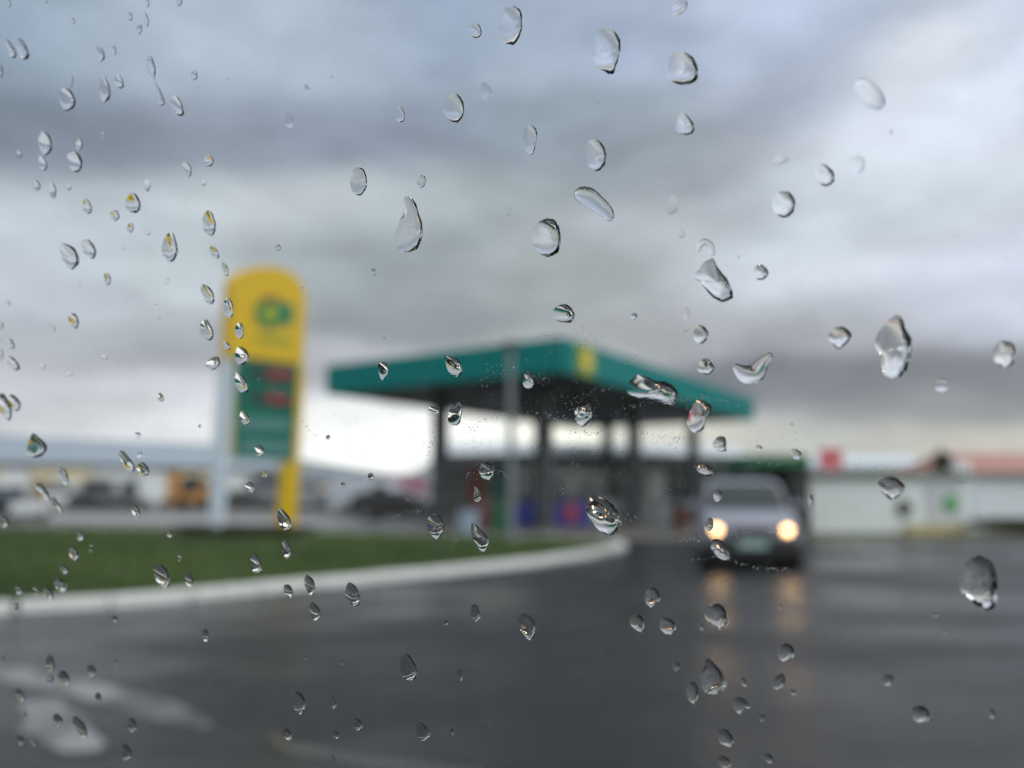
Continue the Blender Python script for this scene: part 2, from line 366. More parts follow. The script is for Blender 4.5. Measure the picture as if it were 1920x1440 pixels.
# emblem: petals round a yellow eye
M_G1 = mat('emblem_green', (.008, .22, .09), .4); M_G2 = mat('emblem_lime', (.25, .42, .03), .4); M_EY = mat('emblem_yellow', (.62, .52, .03), .4)
def petals(name, cx, cy, r0, r1, n, m, off, parent, fn, rot=0, nrm=None):
    vs, fs = [], []
    for i in range(n):
        a = rot + 2*math.pi*i/n; w = math.pi/n*.86
        for (rr, aa) in ((r0, a-w), (r1*.8, a-w), (r1, a), (r1*.8, a+w), (r0, a+w)):
            vs.append(fn(cx + rr*math.cos(aa), cy + rr*math.sin(aa), off))
        k = i*5; fs.append(tuple(range(k, k+5)))
    bm = bmesh.new(); me = bpy.data.meshes.new('t'); me.from_pydata([tuple(v) for v in vs], [], fs); bm.from_mesh(me)
    e = bmesh.ops.extrude_face_region(bm, geom=bm.faces[:]); v = [x for x in e['geom'] if isinstance(x, bmesh.types.BMVert)]
    bmesh.ops.translate(bm, verts=v, vec=(nrm or pn)*-.018)
    return obj(name, bm, m, parent)
petals('emblem_petals', 497, 589, 11, 33, 12, M_G1, .225, root, on)
petals('emblem_petals', 497, 589, 5, 18, 12, M_G2, .232, root, on, .2)
petals('emblem_eye', 497, 589, 0.5, 10, 12, M_EY, .240, root, on)
slab('emblem_block', [(514, 568), (541, 572), (540, 612), (513, 609)], M_G1, .222, .02, root, .002)
slab('emblem_bar', [(486, 557), (518, 561), (517, 567), (485, 563)], mat('dull_red', (.30, .07, .05), .5), .236, .012, root)
slab('lettering', [(472, 627), (538, 636), (537, 648), (471, 640)], mat('lettering_green', (.36, .40, .02), .5), .222, .02, root, .002)
# price rows
M_LED = mat('red_led', (.28, .05, .07), .4, emit=(1, .06, .10), estr=.08); M_ROW = mat('row_panel', (.02, .065, .055), .3); M_ROW2 = mat('row_panel_pale', (.09, .25, .25), .3)
def seg(cx, cy, w, h, lit, parent):
    t = 2.2; L = {'a': (0, -h/2, w, t), 'd': (0, h/2, w, t), 'g': (0, 0, w, t), 'f': (-w/2, -h/4, t, h/2), 'b': (w/2, -h/4, t, h/2), 'e': (-w/2, h/4, t, h/2), 'c': (w/2, h/4, t, h/2)}
    bm = bmesh.new()
    for k in lit:
        x, y, a, b = L[k]; x += cx; y += cy
        p = prism([on(x-a/2-.5, y-b/2-.5), on(x+a/2+.5, y-b/2-.5), on(x+a/2+.5, y+b/2+.5), on(x-a/2-.5, y+b/2+.5)], -pn*.01)
        me = bpy.data.meshes.new('t'); p.to_mesh(me); p.free(); bm.from_mesh(me)
    bmesh.ops.translate(bm, verts=bm.verts, vec=pn*.16); obj('digit', bm, M_LED, parent)
for k, (x0, y0) in enumerate(((500, 705), (498, 750))):
    rw = slab('price_row', [(462, y0-18), (546-k*3, y0-8), (544-k*3, y0+17), (461, y0+8)], M_ROW, .135, .02, root)
    for i, s_ in enumerate(('abcdef', 'abcdefg', 'abcdef', 'abcdfg')): seg(x0 + i*11.5, y0 - 4 + i*1.4, 7, 16, s_, rw)
for y0 in (796, 838): slab('price_row', [(446, y0-14), (541, y0-11), (540, y0+13), (445, y0+11)], M_ROW2, .135, .02, root)

# ------------------------------------------------------------------ pale post in front of the canopy
b0 = at(959, 1003, 20.6); b0.z = .09; t0 = at(957, 654, b0.y)
pr = empty('lamp_post', b0); tag(pr, 'pale grey post standing on the island edge in front of the canopy', 'post')
L = t0.z - .09
obj('pole', cyl(bmesh.new(), (0, 0, 0), (t0.x-b0.x, 0, L), .10, .08, 20), mat('pale_post_paint', (.20, .235, .25), .45, noise=.1), pr, smooth=False)
obj('foot_plate', cyl(bmesh.new(), (0, 0, 0.0), (0, 0, .06), .26, .26, 20), MATS['pale_post_paint'], pr)
box('lamp_head', (t0.x-b0.x, 0, L+.09), (.42, .30, .16), mat('dark_metal', (.06, .065, .07), .5), pr, bevel=.02)

# ------------------------------------------------------------------ canopy
e1 = Vector((.55, .835, 0)).normalized(); e2 = Vector((-e1.y, e1.x, 0))
HU, FH = 5.0, 1.08
CN = at(1054, 697, 1); CN = CP + (CN-CP)*((HU-CAM_H)/(CN.z-CAM_H))
CN = Vector((CN.x, CN.y, 0))
LA, LB = 19.6, 10.2
def cp(s, t, z): return CN + e1*s + e2*t + Vector((0, 0, z))
RZ = math.atan2(e1.y, e1.x)
can = empty('fuel_canopy', cp(LA/2, LB/2, 0), RZ); tag(can, 'large flat petrol station canopy with teal green fascia on dark columns', 'canopy')
M_FAS = mat('teal_fascia', (.004, .215, .215), .6, noise=.05, spec=.15)
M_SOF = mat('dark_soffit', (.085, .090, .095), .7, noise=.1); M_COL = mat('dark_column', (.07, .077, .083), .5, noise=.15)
def cl2(s, t, z): return Vector((s-LA/2, t-LB/2, z))
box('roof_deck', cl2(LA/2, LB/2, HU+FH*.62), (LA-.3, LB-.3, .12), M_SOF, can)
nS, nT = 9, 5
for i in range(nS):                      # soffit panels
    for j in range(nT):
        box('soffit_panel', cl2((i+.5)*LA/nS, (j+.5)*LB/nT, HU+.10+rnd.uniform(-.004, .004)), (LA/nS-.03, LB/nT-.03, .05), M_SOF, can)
for i in range(nS):
    for t in (0, LB): box('fascia_panel', cl2((i+.5)*LA/nS, t, HU+FH/2), (LA/nS-.012, .10, FH), M_FAS, can, bevel=.008)
for j in range(4):
    for s in (0, LA): box('fascia_panel', cl2(s, .06+(j+.5)*(LB-.12)/4, HU+FH/2), (.10, (LB-.12)/4-.012, FH), M_FAS, can, bevel=.008)
for (s, t) in ((2.6, 2.2), (9.9, 2.2), (16.8, 2.2), (2.6, 6.8), (9.9, 6.8), (16.6, 6.8)):
    cc = box('column', cl2(s, t, HU/2), (.46, .46, HU), M_COL, can, bevel=.02)
    box('plinth', cl2(s, t, .12), (.62, .62, .24), mat('plinth_grey', (.16, .16, .16), .7), cc)
for (s, t) in ((5, 3), (5, 6), (12, 3), (12, 6)):
    box('canopy_light', cl2(s, t, HU+.05), (.6, .6, .04), mat('lamp_glass_off', (.28, .29, .3), .3), can)
# yellow emblem on the long side by the corner
yp = box('emblem_panel', cl2(1.35, -.075, HU+FH/2), (1.25, .05, FH*.98), mat('panel_olive_green', (.12, .28, .045), .4), can, bevel=.004)
def onf(x, z, off): return cl2(x, -.10-off, z)
def fn(cx, cy, off): return onf(1.45 + cx, HU+FH/2 + cy, off)
petals('emblem_petals', 0, 0, .16, .43, 14, mat('emblem_bright_yellow', (.80, .64, .03), .4), .022, can, fn, nrm=Vector((0, -1, 0)))
petals('emblem_eye', 0, 0, .01, .19, 14, mat('emblem_pale_yellow', (.85, .74, .12), .4), .026, can, fn, nrm=Vector((0, -1, 0)))

# ------------------------------------------------------------------ fuel pumps and island items
def make_pump(skirt, mark, label):
    p = empty('fuel_pump'); tag(p, label, 'fuel pump', 'fuel pumps under the canopy')
    dk = mat('pump_dark', (.07, .075, .08), .4); 
    box('plinth', (0, 0, .08), (1.6, .8, .16), mat('plinth_grey', (.16, .16, .16), .7), p, bevel=.01)
    box('skirt', (0, 0, .58), (1.45, .55, .84), skirt, p, bevel=.03)
    box('dispenser_head', (0, 0, 1.40), (1.0, .46, .90), dk, p, bevel=.03)
    box('display', (0, -.24, 1.52), (.62, .03, .30), mat('display_grey', (.20, .23, .24), .2), p)
    box('top_sign', (0, 0, 2.0), (1.1, .3, .26), mat('pump_grey', (.22, .24, .25), .4), p, bevel=.02)
    if mark: box('mark', (0, -.29, .62), (.52, .03, .52), mark, p, bevel=.004)
    for s in (-1, 1):
        bm = bmesh.new(); pts = [Vector((s*.53, -.05, 1.6)), Vector((s*.66, -.12, 1.2)), Vector((s*.68, -.14, .7)), Vector((s*.60, -.1, .55)), Vector((s*.56, -.08, 1.0))]
        for a, b in zip(pts, pts[1:]): cyl(bm, a, b, .02, .02, 8)
        obj('hose', bm, mat('rubber', (.02, .02, .02), .6), p)
        box('nozzle', (s*.55, -.06, 1.12), (.06, .16, .24), mat('rubber', (.02, .02, .02), .6), p, bevel=.01)
    return p
MBL = mat('deep_blue_paint', (.015, .03, .28), .35); MRD = mat('red_panel', (.36, .05, .09), .4)
specs = [(1068, 29, MBL, MRD, 'fuel pump with deep blue skirt and red mark under the canopy'),
         (984, 28.5, MBL, None, 'fuel pump with plain blue skirt beside the first canopy column'),
         (1115, 33, mat('pale_grey_paint', (.34, .37, .39), .4), None, 'pale grey fuel pump near the middle canopy column'),
         (1180, 36, mat('slate_paint', (.14, .16, .18), .4), None, 'slate grey fuel pump deep under the canopy')]
for s, t, a, b, lab in specs:
    p = make_pump(a, b, lab); v = at(s, 925, t); p.location = (v.x, v.y, .004); p.rotation_euler = (0, 0, R(8))
def bin_(px, py, Y, m, lab, w=.6, h=1.0):
    g0 = at(px, 950, Y); r_ = empty('litter_bin', (g0.x, g0.y, .004)); tag(r_, lab, 'bin')
    bm = bmesh.new(); cyl(bm, (0, 0, 0), (0, 0, h), w*.42, w*.5, 14); obj('body', bm, m, r_)
    bm = bmesh.new(); cyl(bm, (0, 0, h), (0, 0, h+.14), w*.54, w*.36, 14); obj('lid', bm, mat('dark_metal', (.06, .065, .07), .5), r_)
bin_(935, 965, 27.5, mat('bin_green', (.02, .13, .06), .5), 'green litter bin by the pale post under the canopy')
bin_(878, 965, 27, mat('bin_pale_blue', (.36, .48, .62), .5), 'pale blue bin left of the green bin, near the pale post', .7, .75)
bin_(907, 955, 28.5, mat('bin_dusky_pink', (.30, .12, .15), .5), 'dusky pink bin between the pale blue and the green bin', .5, 1.05)
bin_(1243, 965, 30, mat('bin_pale_grey', (.33, .38, .40), .5), 'pale grey bin among dark things behind the canopy columns', .9, .9)
bin_(1275, 975, 29, mat('bin_brown', (.13, .06, .045), .6), 'brown bin beside the oncoming car under the canopy edge', .7, .8)

# ------------------------------------------------------------------ station shop behind the canopy
def wall_pt(px, Y): v = at(px, 925, Y); return Vector((v.x, v.y, 0))
shop = empty('station_shop', (0, 0, 0)); tag(shop, 'low petrol station shop with grey metal roof behind the canopy', 'shop')
a, b = wall_pt(826, 42), wall_pt(1400, 44)
d = (b-a).normalized(); n_ = Vector((d.y, -d.x, 0)); Lw = (b-a).length; rz = math.atan2(d.y, d.x)
def sp_(u, z, off=0): v = a + d*u + n_*off; return (v.x, v.y, z)
box('wall', sp_(Lw/2, 1.6, -4), (Lw, 8, 3.2), mat('shop_wall', (.46, .50, .52), .7, noise=.2), shop, rz)
bm = bmesh.new(); 
pts = [Vector(sp_(-.4, 3.2, .9)), Vector(sp_(-.4, 4.25, -4)), Vector(sp_(-.4, 3.2, -8.6))]
bm.free(); obj('roof', prism(pts, d*(Lw+.8)), mat('shop_roof', (.68, .75, .82), .5, noise=.15), shop)
box('fascia', sp_(Lw/2, 3.05, .97), (Lw+.9, .12, .5), mat('shop_fascia', (.14, .16, .17), .5), shop, rz)
cols = [('window', (.10, .12, .12)), ('poster', (.26, .07, .05)), ('window', (.05, .20, .16)), ('panel', (.75, .80, .82)), ('panel', (.45, .52, .52)), ('window', (.24, .28, .30)), ('window', (.08, .16, .10)), ('panel', (.45, .50, .50)),
        ('door', (.03, .03, .034)), ('door', (.02, .02, .022)), ('panel', (.50, .56, .56)), ('window', (.03, .05, .05)), ('window', (.03, .08, .065)), ('window', (.05, .10, .06)), ('panel', (.18, .2, .21))]
k = 0; nb = len(cols)
for nm, c_ in cols:
    u = .3 + (k+.5)*(Lw-.6)/nb; w = (Lw-.6)/nb - .08
    fr = box({'window': 'window', 'poster': 'poster', 'panel': 'wall_panel', 'door': 'door'}[nm], sp_(u, 1.45, .02), (w, .08, 2.5), mat('shop_%s_%d' % (nm, k), c_, .25), shop, rz)
    if nm == 'window':
        box('mullion', sp_(u, 1.45, .08), (.05, .05, 2.5), mat('mullion_grey', (.30, .32, .33), .4), fr, rz); box('transom', sp_(u, 2.1, .08), (w, .045, .05), MATS['mullion_grey'], fr, rz)
    k += 1

# ------------------------------------------------------------------ vehicles
def loft(secs, m, name, parent):
    vs, fs = [], []; n = len(secs[0])
    for s in secs: vs += s
    for i in range(len(secs)-1):
        for j in range(n): a_, b_ = i*n+j, i*n+(j+1) % n; fs.append((a_, b_, b_+n, a_+n))
    fs.append(tuple(range(n))[::-1]); fs.append(tuple(range((len(secs)-1)*n, len(secs)*n)))
    o = mesh(name, vs, fs, m, parent, smooth=True)
    return o
def ring(y, w0, w1, z0, z1, r=.12, n=6):      # rounded section, w0 at the bottom, w1 at the top
    out = []
    for (sx, sz, a0) in ((1, 0, -90), (1, 1, 0), (-1, 1, 90), (-1, 0, 180)):
        w = (w1 if sz else w0)/2; cx, cz = sx*(w-r), (z1-r if sz else z0+r)
        for i in range(n+1):
            a_ = R(a0 + 90*i/n); out.append((cx + r*math.cos(a_), y, cz + r*math.sin(a_)))
    return out
M_TYRE = mat('tyre_rubber', (.018, .018, .019), .7); M_RIM = mat('rim_grey', (.30, .31, .33), .35, metal=.6)
M_CGL = mat('car_glass', (.018, .030, .032), .12); M_TRIM = mat('black_trim', (.02, .021, .023), .5)
def make_car(paint, label, L=4.2, Wd=1.76, H=1.56, lit=False, group=None, name='car', detail=True, cat='car'):
    c_ = empty(name); tag(c_, label, cat, group)
    h2 = H-.02; s = L/4.2
    P = mat('paint_'+paint[0], paint[1], .35, noise=.04, nscale=2, coat=.3)
    # nose towards -Y
    body = loft([ring(-2.08*s, Wd*.80, Wd*.74, .42, .66, .08), ring(-2.02*s, Wd*.93, Wd*.86, .30, .80, .12), ring(-1.85*s, Wd, Wd*.93, .24, .90, .14), ring(-1.2*s, Wd, Wd*.95, .22, .98, .14),
                 ring(-.8*s, Wd, Wd*.96, .22, 1.03, .14), ring(1.2*s, Wd, Wd*.96, .22, 1.05, .14), ring(1.85*s, Wd*.98, Wd*.92, .26, 1.02, .14), ring(2.08*s, Wd*.9, Wd*.84, .36, .92, .12)], P, 'body', c_)
    loft([ring(-.95*s, Wd*.88, Wd*.86, .98, 1.06, .03), ring(-.25*s, Wd*.90, Wd*.80, .98, h2-.06, .10), ring(.25*s, Wd*.90, Wd*.80, .98, h2, .12), ring(1.2*s, Wd*.9, Wd*.80, .98, h2-.02, .12), ring(1.85*s, Wd*.88, Wd*.72, .98, h2-.16, .10), ring(2.0*s, Wd*.86, Wd*.8, .98, 1.1, .04)], P, 'cabin', c_)
    # windscreen follows the cabin's front slope
    def quad(nm, pts, m, th=.02):
        p = [Vector(q_) for q_ in pts]; nn = (p[1]-p[0]).cross(p[3]-p[0]).normalized(); o = obj(nm, prism(p, nn*th), m, c_); return o
    y0, z0, y1, z1 = -.98*s, 1.045, -.28*s, h2-.10
    quad('windscreen', [(-Wd*.41, y0, z0), (Wd*.41, y0, z0), (Wd*.345, y1, z1), (-Wd*.345, y1, z1)], M_CGL)
    quad('rear_window', [(Wd*.36, 1.99*s, 1.12), (-Wd*.36, 1.99*s, 1.12), (-Wd*.32, 1.885*s, h2-.22), (Wd*.32, 1.885*s, h2-.22)], M_CGL)
    for sx in (-1, 1):
        quad('side_window', [(sx*Wd*.452, -.62*s, 1.08), (sx*Wd*.452, 1.5*s, 1.08), (sx*Wd*.385, 1.45*s, h2-.14), (sx*Wd*.385, -.15*s, h2-.14)][::sx], M_CGL)
        if detail:
            box('mirror', (sx*(Wd/2+.09), -.72*s, 1.08), (.20, .10, .14), P, c_, bevel=.02)
            for yy in (-.1, .95): box('door_handle', (sx*(Wd/2+.004), yy*s, .86), (.03, .16, .03), M_TRIM, c_)
    for sx in (-1, 1):
        for yy in (-1.32*s, 1.28*s):
            w = empty('wheel', (sx*(Wd/2-.10), yy, .32)); w.parent = c_
            obj('tyre', cyl(bmesh.new(), (-.105, 0, 0), (.105, 0, 0), .32, .32, 24), M_TYRE, w, bevel=0)
            obj('rim', cyl(bmesh.new(), (-.112, 0, 0), (.112, 0, 0), .20, .20, 18), M_RIM, w)
    if detail:
        obj('bumper', bx(bmesh.new(), (0, -2.05*s, .34), (Wd*.92, .20, .34)), M_TRIM, c_, bevel=.05)
        for sx in (-1, 1): box('sill', (sx*(Wd/2-.01), -.05, .30), (.06, 1.75*s, .20), M_TRIM, c_, bevel=.02)
        box('grille', (0, -2.085*s, .62), (Wd*.40, .06, .13), M_TRIM, c_, bevel=.015)
        box('number_plate', (0, -2.165*s, .42), (.50, .02, .16), mat('plate_pale_teal', (.34, .50, .50), .4), c_, bevel=.004)
        hm = mat('lit_headlamp', (.9, .8, .6), .2, emit=(1.0, .56, .23), estr=7.0) if lit else mat('headlamp_clear', (.45, .48, .5), .15)
        for sx in (-1, 1):
            hl = box('headlight', (sx*Wd*.34, -2.045*s, .66), (.32, .10, .17), mat('lamp_housing', (.22, .23, .25), .2), c_, bevel=.03)
            obj('lamp', cyl(bmesh.new(), (sx*Wd*.338, -2.12*s, .66), (sx*Wd*.338, -2.09*s, .66), .078, .078, 18), hm, hl)
            box('tail_light', (sx*Wd*.38, 2.07*s, .80), (.22, .06, .22), mat('tail_red', (.25, .01, .01), .3), c_, bevel=.01)
    if detail and lit:
        for sx in (-1, 1):
            obj('roof_rail', cyl(bmesh.new(), (sx*Wd*.33, -.1, h2+.03), (sx*Wd*.33, 1.5, h2+.02), .02, .02, 8), M_TRIM, c_)
    return c_
hero = make_car(('silver_lavender', (.27, .29, .37)), 'pale silver car driving towards us with both headlights glowing amber', 4.2, 1.78, 1.60, lit=True)
hx = at(1410, 1000, 14.35)
for sx in (-1, 1):                              # the beams of the two lit lamps
    ld = bpy.data.lights.new('headlight_beam', 'SPOT'); ld.energy = 3.6; ld.color = (1, .62, .30); ld.spot_size = R(70); ld.spot_blend = .8; ld.shadow_soft_size = .07
    lo_ = bpy.data.objects.new('headlight_beam', ld); C.objects.link(lo_); lo_.parent = hero; lo_.location = (sx*.60, -2.20, .66); lo_.rotation_euler = (R(80), 0, math.pi)
hero.rotation_euler = (0, 0, R(-12)); hero.location = (hx.x + 2.1*math.sin(R(12)), 14.35+2.1*math.cos(R(12)), 0)

def make_van(paint, label, L=4.9, Wd=1.9, H=2.1, cat='van', group=None):
    c_ = empty('van'); tag(c_, label, cat, group); P = mat('paint_'+paint[0], paint[1], .35, coat=.3)
    loft([ring(-L/2, Wd*.9, Wd*.84, .35, .95, .1), ring(-L/2+.5, Wd, Wd*.92, .25, 1.15, .12), ring(-L/2+.9, Wd, Wd*.9, .25, 1.6, .12), ring(-L/2+1.4, Wd, Wd*.9, .25, H-.05, .14), ring(L/2-.3, Wd, Wd*.9, .25, H, .14), ring(L/2, Wd*.98, Wd*.88, .3, H-.06, .1)], P, 'body', c_)
    p = [Vector((-Wd*.40, -L/2+.62, 1.22)), Vector((Wd*.40, -L/2+.62, 1.22)), Vector((Wd*.38, -L/2+1.28, H-.25)), Vector((-Wd*.38, -L/2+1.28, H-.25))]
    obj('windscreen', prism(p, Vector((0, -.05, .05))), M_CGL, c_)
    for sx in (-1, 1):
        box('side_window', (sx*Wd*.475, -L/2+1.75, 1.5), (.06, .8, .5), M_CGL, c_, bevel=.01)
        for yy in (-L*.31, L*.30):
            w = empty('wheel', (sx*(Wd/2-.1), yy, .34)); w.parent = c_
            obj('tyre', cyl(bmesh.new(), (-.11, 0, 0), (.11, 0, 0), .34, .34, 20), M_TYRE, w); obj('rim', cyl(bmesh.new(), (-.117, 0, 0), (.117, 0, 0), .2, .2, 16), M_RIM, w)
    return c_

# ------------------------------------------------------------------ warehouse on the left
wh = empty('warehouse', (0, 0, 0)); tag(wh, 'long low warehouse with blue grey metal roof and cream bays beyond the grass', 'warehouse')
a, b = wall_pt(-420, 72), wall_pt(560, 112)
d = (b-a).normalized(); n_ = Vector((d.y, -d.x, 0)); Lw = (b-a).length; rz = math.atan2(d.y, d.x)
EH = 4.6
box('wall', sp_(Lw/2, EH/2, -12), (Lw, 24, EH), mat('warehouse_wall', (.55, .60, .65), .7, noise=.15, nscale=.4), wh, rz)
obj('roof', prism([Vector(sp_(-1, EH, .35)), Vector(sp_(-1, EH+3.6, -12)), Vector(sp_(-1, EH, -25))], d*(Lw+2)), mat('blue_grey_roof', (.30, .37, .45), .45, noise=.08, nscale=.3), wh)
box('gutter', sp_(Lw/2, EH-.18, .42), (Lw+2, .25, .35), mat('gutter_brown_grey', (.14, .145, .14), .6), wh, rz)
def u_of(px):                                  # where along the facade a sight line lands
    v = ray(px, 900); t = (a-CP).dot(n_)/v.dot(n_); return ((CP+v*t)-a).dot(d)
M_CREAM = mat('cream_board', (.88, .80, .58), .6, noise=.1); M_DKOP = mat('dark_opening', (.035, .040, .048), .6); M_WHT = mat('off_white', (.80, .85, .88), .6); M_ORG = mat('orange_paint', (.55, .27, .08), .5, noise=.1)
M_BEI = mat('beige_brown', (.30, .24, .17), .6, noise=.2)
def bay(nm, p0, p1, z0, z1, m, off=.06):
    u0, u1 = u_of(p0), u_of(p1); return box(nm, sp_((u0+u1)/2, (z0+z1)/2, off), (u1-u0, .12, z1-z0), m, wh, rz)
for p0, p1 in ((-300, -200), (-170, -80)): bay('roller_door', p0, p1, 0, 3.4, M_DKOP); 
bay('sign_board', -60, 0, 3.0, 4.2, M_CREAM)
bay('wall_panel', -30, 52, 2.0, 4.0, M_WHT); bay('window', -25, 45, .9, 1.9, MATS['car_glass'])
bay('sign_board', 58, 172, 2.9, 4.2, M_CREAM); bay('wall_panel', 60, 100, .1, 2.8, M_BEI); bay('wall_panel', 136, 152, .1, 2.8, M_CREAM)
bay('roller_door', 155, 212, .0, 2.8, M_DKOP); bay('wall_panel', 178, 250, 2.9, 4.1, M_WHT); bay('window', 228, 258, .8, 2.6, MATS['car_glass'])
bay('wall_panel', 262, 312, .1, 4.0, M_WHT); bay('pillar', 314, 336, .0, 4.1, M_ORG, .12); bay('sign_board', 338, 404, 3.0, 4.2, M_CREAM); bay('roller_door', 338, 398, .0, 2.9, M_DKOP)
bay('wall_panel', 428, 512, 1.8, 4.0, M_WHT); bay('roller_door', 445, 505, 0, 1.7, M_DKOP); bay('sign_board', 478, 520, 3.2, 4.1, M_CREAM)
# lower shed continuing to the right
sh = empty('storage_shed', (0, 0, 0)); tag(sh, 'grey shed row between the yellow sign leg and the canopy', 'shed')
a, b = wall_pt(556, 92), wall_pt(812, 116); d = (b-a).normalized(); n_ = Vector((d.y, -d.x, 0)); Lw = (b-a).length; rz = math.atan2(d.y, d.x)
box('wall', sp_(Lw/2, 1.3, -4), (Lw, 8, 2.6), mat('shed_wall', (.36, .39, .43), .7, noise=.2, nscale=.5), sh, rz)
obj('roof', prism([Vector(sp_(-.5, 2.6, .6)), Vector(sp_(-.5, 3.9, -4)), Vector(sp_(-.5, 2.6, -8.6))], d*(Lw+1)), mat('shed_roof', (.17, .20, .24), .5), sh)
wh_save = wh; wh = sh
for p0, p1, z0, z1, m in ((572, 600, .1, 1.9, MATS['shed_roof']), (598, 614, 1.2, 2.3, M_CREAM), (655, 672, .9, 2.2, M_CREAM), (620, 645, .1, 1.8, M_WHT), (700, 725, .1, 2.0, MATS['shed_roof'])): bay('door', p0, p1, z0, z1, m)
bs = empty('billboard'); v = at(757, 925, 70); bs.location = (v.x, v.y, 0); tag(bs, 'dusky pink board standing beyond the canopy near the first column', 'board')
box('board', (0, 0, 2.0), (3.9, .2, 1.5), mat('dusky_pink', (.42, .20, .27), .5), bs, bevel=.02)
for sx in (-1, 1): box('leg', (sx*1.4, 0, .62), (.14, .14, 1.24), MATS['dark_metal'], bs)

# hills far off
vs, fs = [], []; n = 90
for i in range(n+1):
    px = -300 + i*30; t = i/n
    ytop = 868 + 16*math.sin(i*.21+1) + 5*math.sin(i*.63) + 3*math.sin(i*1.7)
    if px > 560: ytop = max(ytop, 884) if px < 800 else ytop - 8
    if px > 1300: ytop = max(ytop, 874)
    if 500 < px < 760: ytop = 858 + (px-540)*.15
    p = at(px, ytop, 820 + 30*math.sin(i*.4)); g0 = at(px, 925, 640); g1 = at(px, 925, 1100)
    vs += [(g0.x, g0.y, -1), (p.x*.9, p.y*.9, p.z*.62), (p.x, p.y, p.z), (g1.x, g1.y, -1)]
for i in range(n):
    for j in range(3): k = i*4+j; fs.append((k, k+4, k+5, k+1))
hl_ = mesh('hills', vs, fs, mat('hazy_hill', (.24, .28, .31), .9, noise=.15, nscale=.01), smooth=True); tag(hl_, kind='structure')

# vehicles on the left yard
def put(o, px, Y, rz_): v = at(px, 950, Y); o.location = (v.x, v.y, 0); o.rotation_euler = (0, 0, R(rz_)); return o
put(make_van(('white', (.62, .66, .70)), 'white van parked before the cream bay of the warehouse', 4.8, 1.9, 2.2), 118, 66, 20)
cars = [(('charcoal', (.035, .037, .042)), 'charcoal car parked in front of the dark warehouse door', 178, 64, 70),
        (('graphite', (.09, .095, .10)), 'graphite car parked just before the grey warehouse window', 228, 68, 80),
        (('dark_navy', (.012, .022, .045)), 'dark navy car parked at the left end of the yard', -8, 40, 85),
        (('ash', (.05, .055, .06)), 'dark car parked behind the price sign legs', 470, 66, 88),
        (('mid_silver', (.30, .33, .37)), 'silver car parked right of the yellow sign leg', 596, 62, 85),
        (('steel', (.16, .18, .21)), 'steel grey car parked between the silver and the black car', 646, 58, 80),
        (('black', (.012, .012, .014)), 'black car parked left of the first canopy column', 748, 38, 82)]
for pt, lab, px, Y, rz_ in cars: put(make_car(pt, lab, 4.4, 1.78, 1.45, group='cars parked in the yard behind the grass', name='parked_car', detail=True), px, Y, rz_)
put(make_van(('pale_blue_white', (.52, .58, .66)), 'pale blue white van parked behind the black car', 5.0, 1.9, 2.1), 700, 48, 75)
# small white trailer at far left
tr = empty('trailer'); tag(tr, 'small white trailer parked next to the dark navy car', 'trailer'); v = at(56, 960, 38); tr.location = (v.x, v.y, 0)
box('body', (0, 0, .62), (1.3, 1.0, .55), M_WHT, tr, bevel=.04)
for sx in (-1, 1): obj('wheel', cyl(bmesh.new(), (sx*.6, 0, .25), (sx*.72, 0, .25), .25, .25, 16), M_TYRE, tr)
box('drawbar', (-.85, 0, .4), (.8, .08, .08), MATS['dark_metal'], tr)
# orange loader
lo = empty('loader'); v = at(366, 950, 70); lo.location = (v.x, v.y, 0); lo.rotation_euler = (0, 0, R(10)); tag(lo, 'orange loader with dark cab standing at the warehouse beside the pale sign leg', 'loader')
box('chassis', (0, 0, .95), (3.2, 1.6, .7), M_ORG, lo, bevel=.06); box('engine_cover', (1.0, 0, 1.55), (1.2, 1.4, .7), M_ORG, lo, bevel=.08)
cb_ = box('cab', (-.3, 0, 2.0), (1.3, 1.4, 1.5), mat('cab_dark', (.045, .05, .05), .3), lo, bevel=.06); box('cab_roof', (-.3, 0, 2.8), (1.5, 1.5, .12), M_ORG, cb_)
obj('arm', cyl(bmesh.new(), (-1.0, -.5, 1.2), (-2.2, -.5, .6), .12, .12, 8), M_ORG, lo); box('bucket', (-2.4, 0, .5), (.6, 1.9, .6), mat('bucket_brown', (.12, .07, .04), .7), lo, bevel=.04)
for sx in (-1, 1):
    for yy in (-1, 1): obj('wheel', cyl(bmesh.new(), (sx*1.0, yy*.75, .5), (sx*1.0, yy*1.0, .5), .5, .5, 18), M_TYRE, lo)

# ------------------------------------------------------------------ right side
def prefab(name, cat, lab, p0, p1, Y, ytop, wallm, roofm, over=.15, depth=4, zb=0):
    r_ = empty(name); a_, b_ = at(p0, 925, Y), at(p1, 925, Y); h = at(p0, ytop, Y).z
    r_.location = ((a_.x+b_.x)/2, Y, zb); tag(r_, lab, cat); w = b_.x-a_.x
    box('wall', (0, depth/2, h/2), (w, depth, h), wallm, r_); box('roof', (0, depth/2-.1, h+.06), (w+over, depth+.3, .14), roofm, r_, bevel=.02)
    return r_, w, h
M_PW = mat('prefab_white', (.82, .90, .93), .55, noise=.06, nscale=.7); M_PW2 = mat('prefab_blue_white', (.84, .90, .98), .55, noise=.05)
M_EAVE = mat('eave_blue_grey', (.36, .46, .52), .5); M_OLV = mat('eave_olive', (.22, .23, .18), .6)
r_, w, h = prefab('white_building', 'building', 'low white building with dark round vent and green disc right of the car', 1516, 1822, 26.5, 893, M_PW, M_OLV)
wx = lambda px: (at(px, 925, 26.5).x - r_.location.x)
zz = lambda py: at(1700, py, 26.5).z
box('eave_board', (wx(1590), -.05, zz(890)), (wx(1660)-wx(1520), .08, .30), M_EAVE, r_)
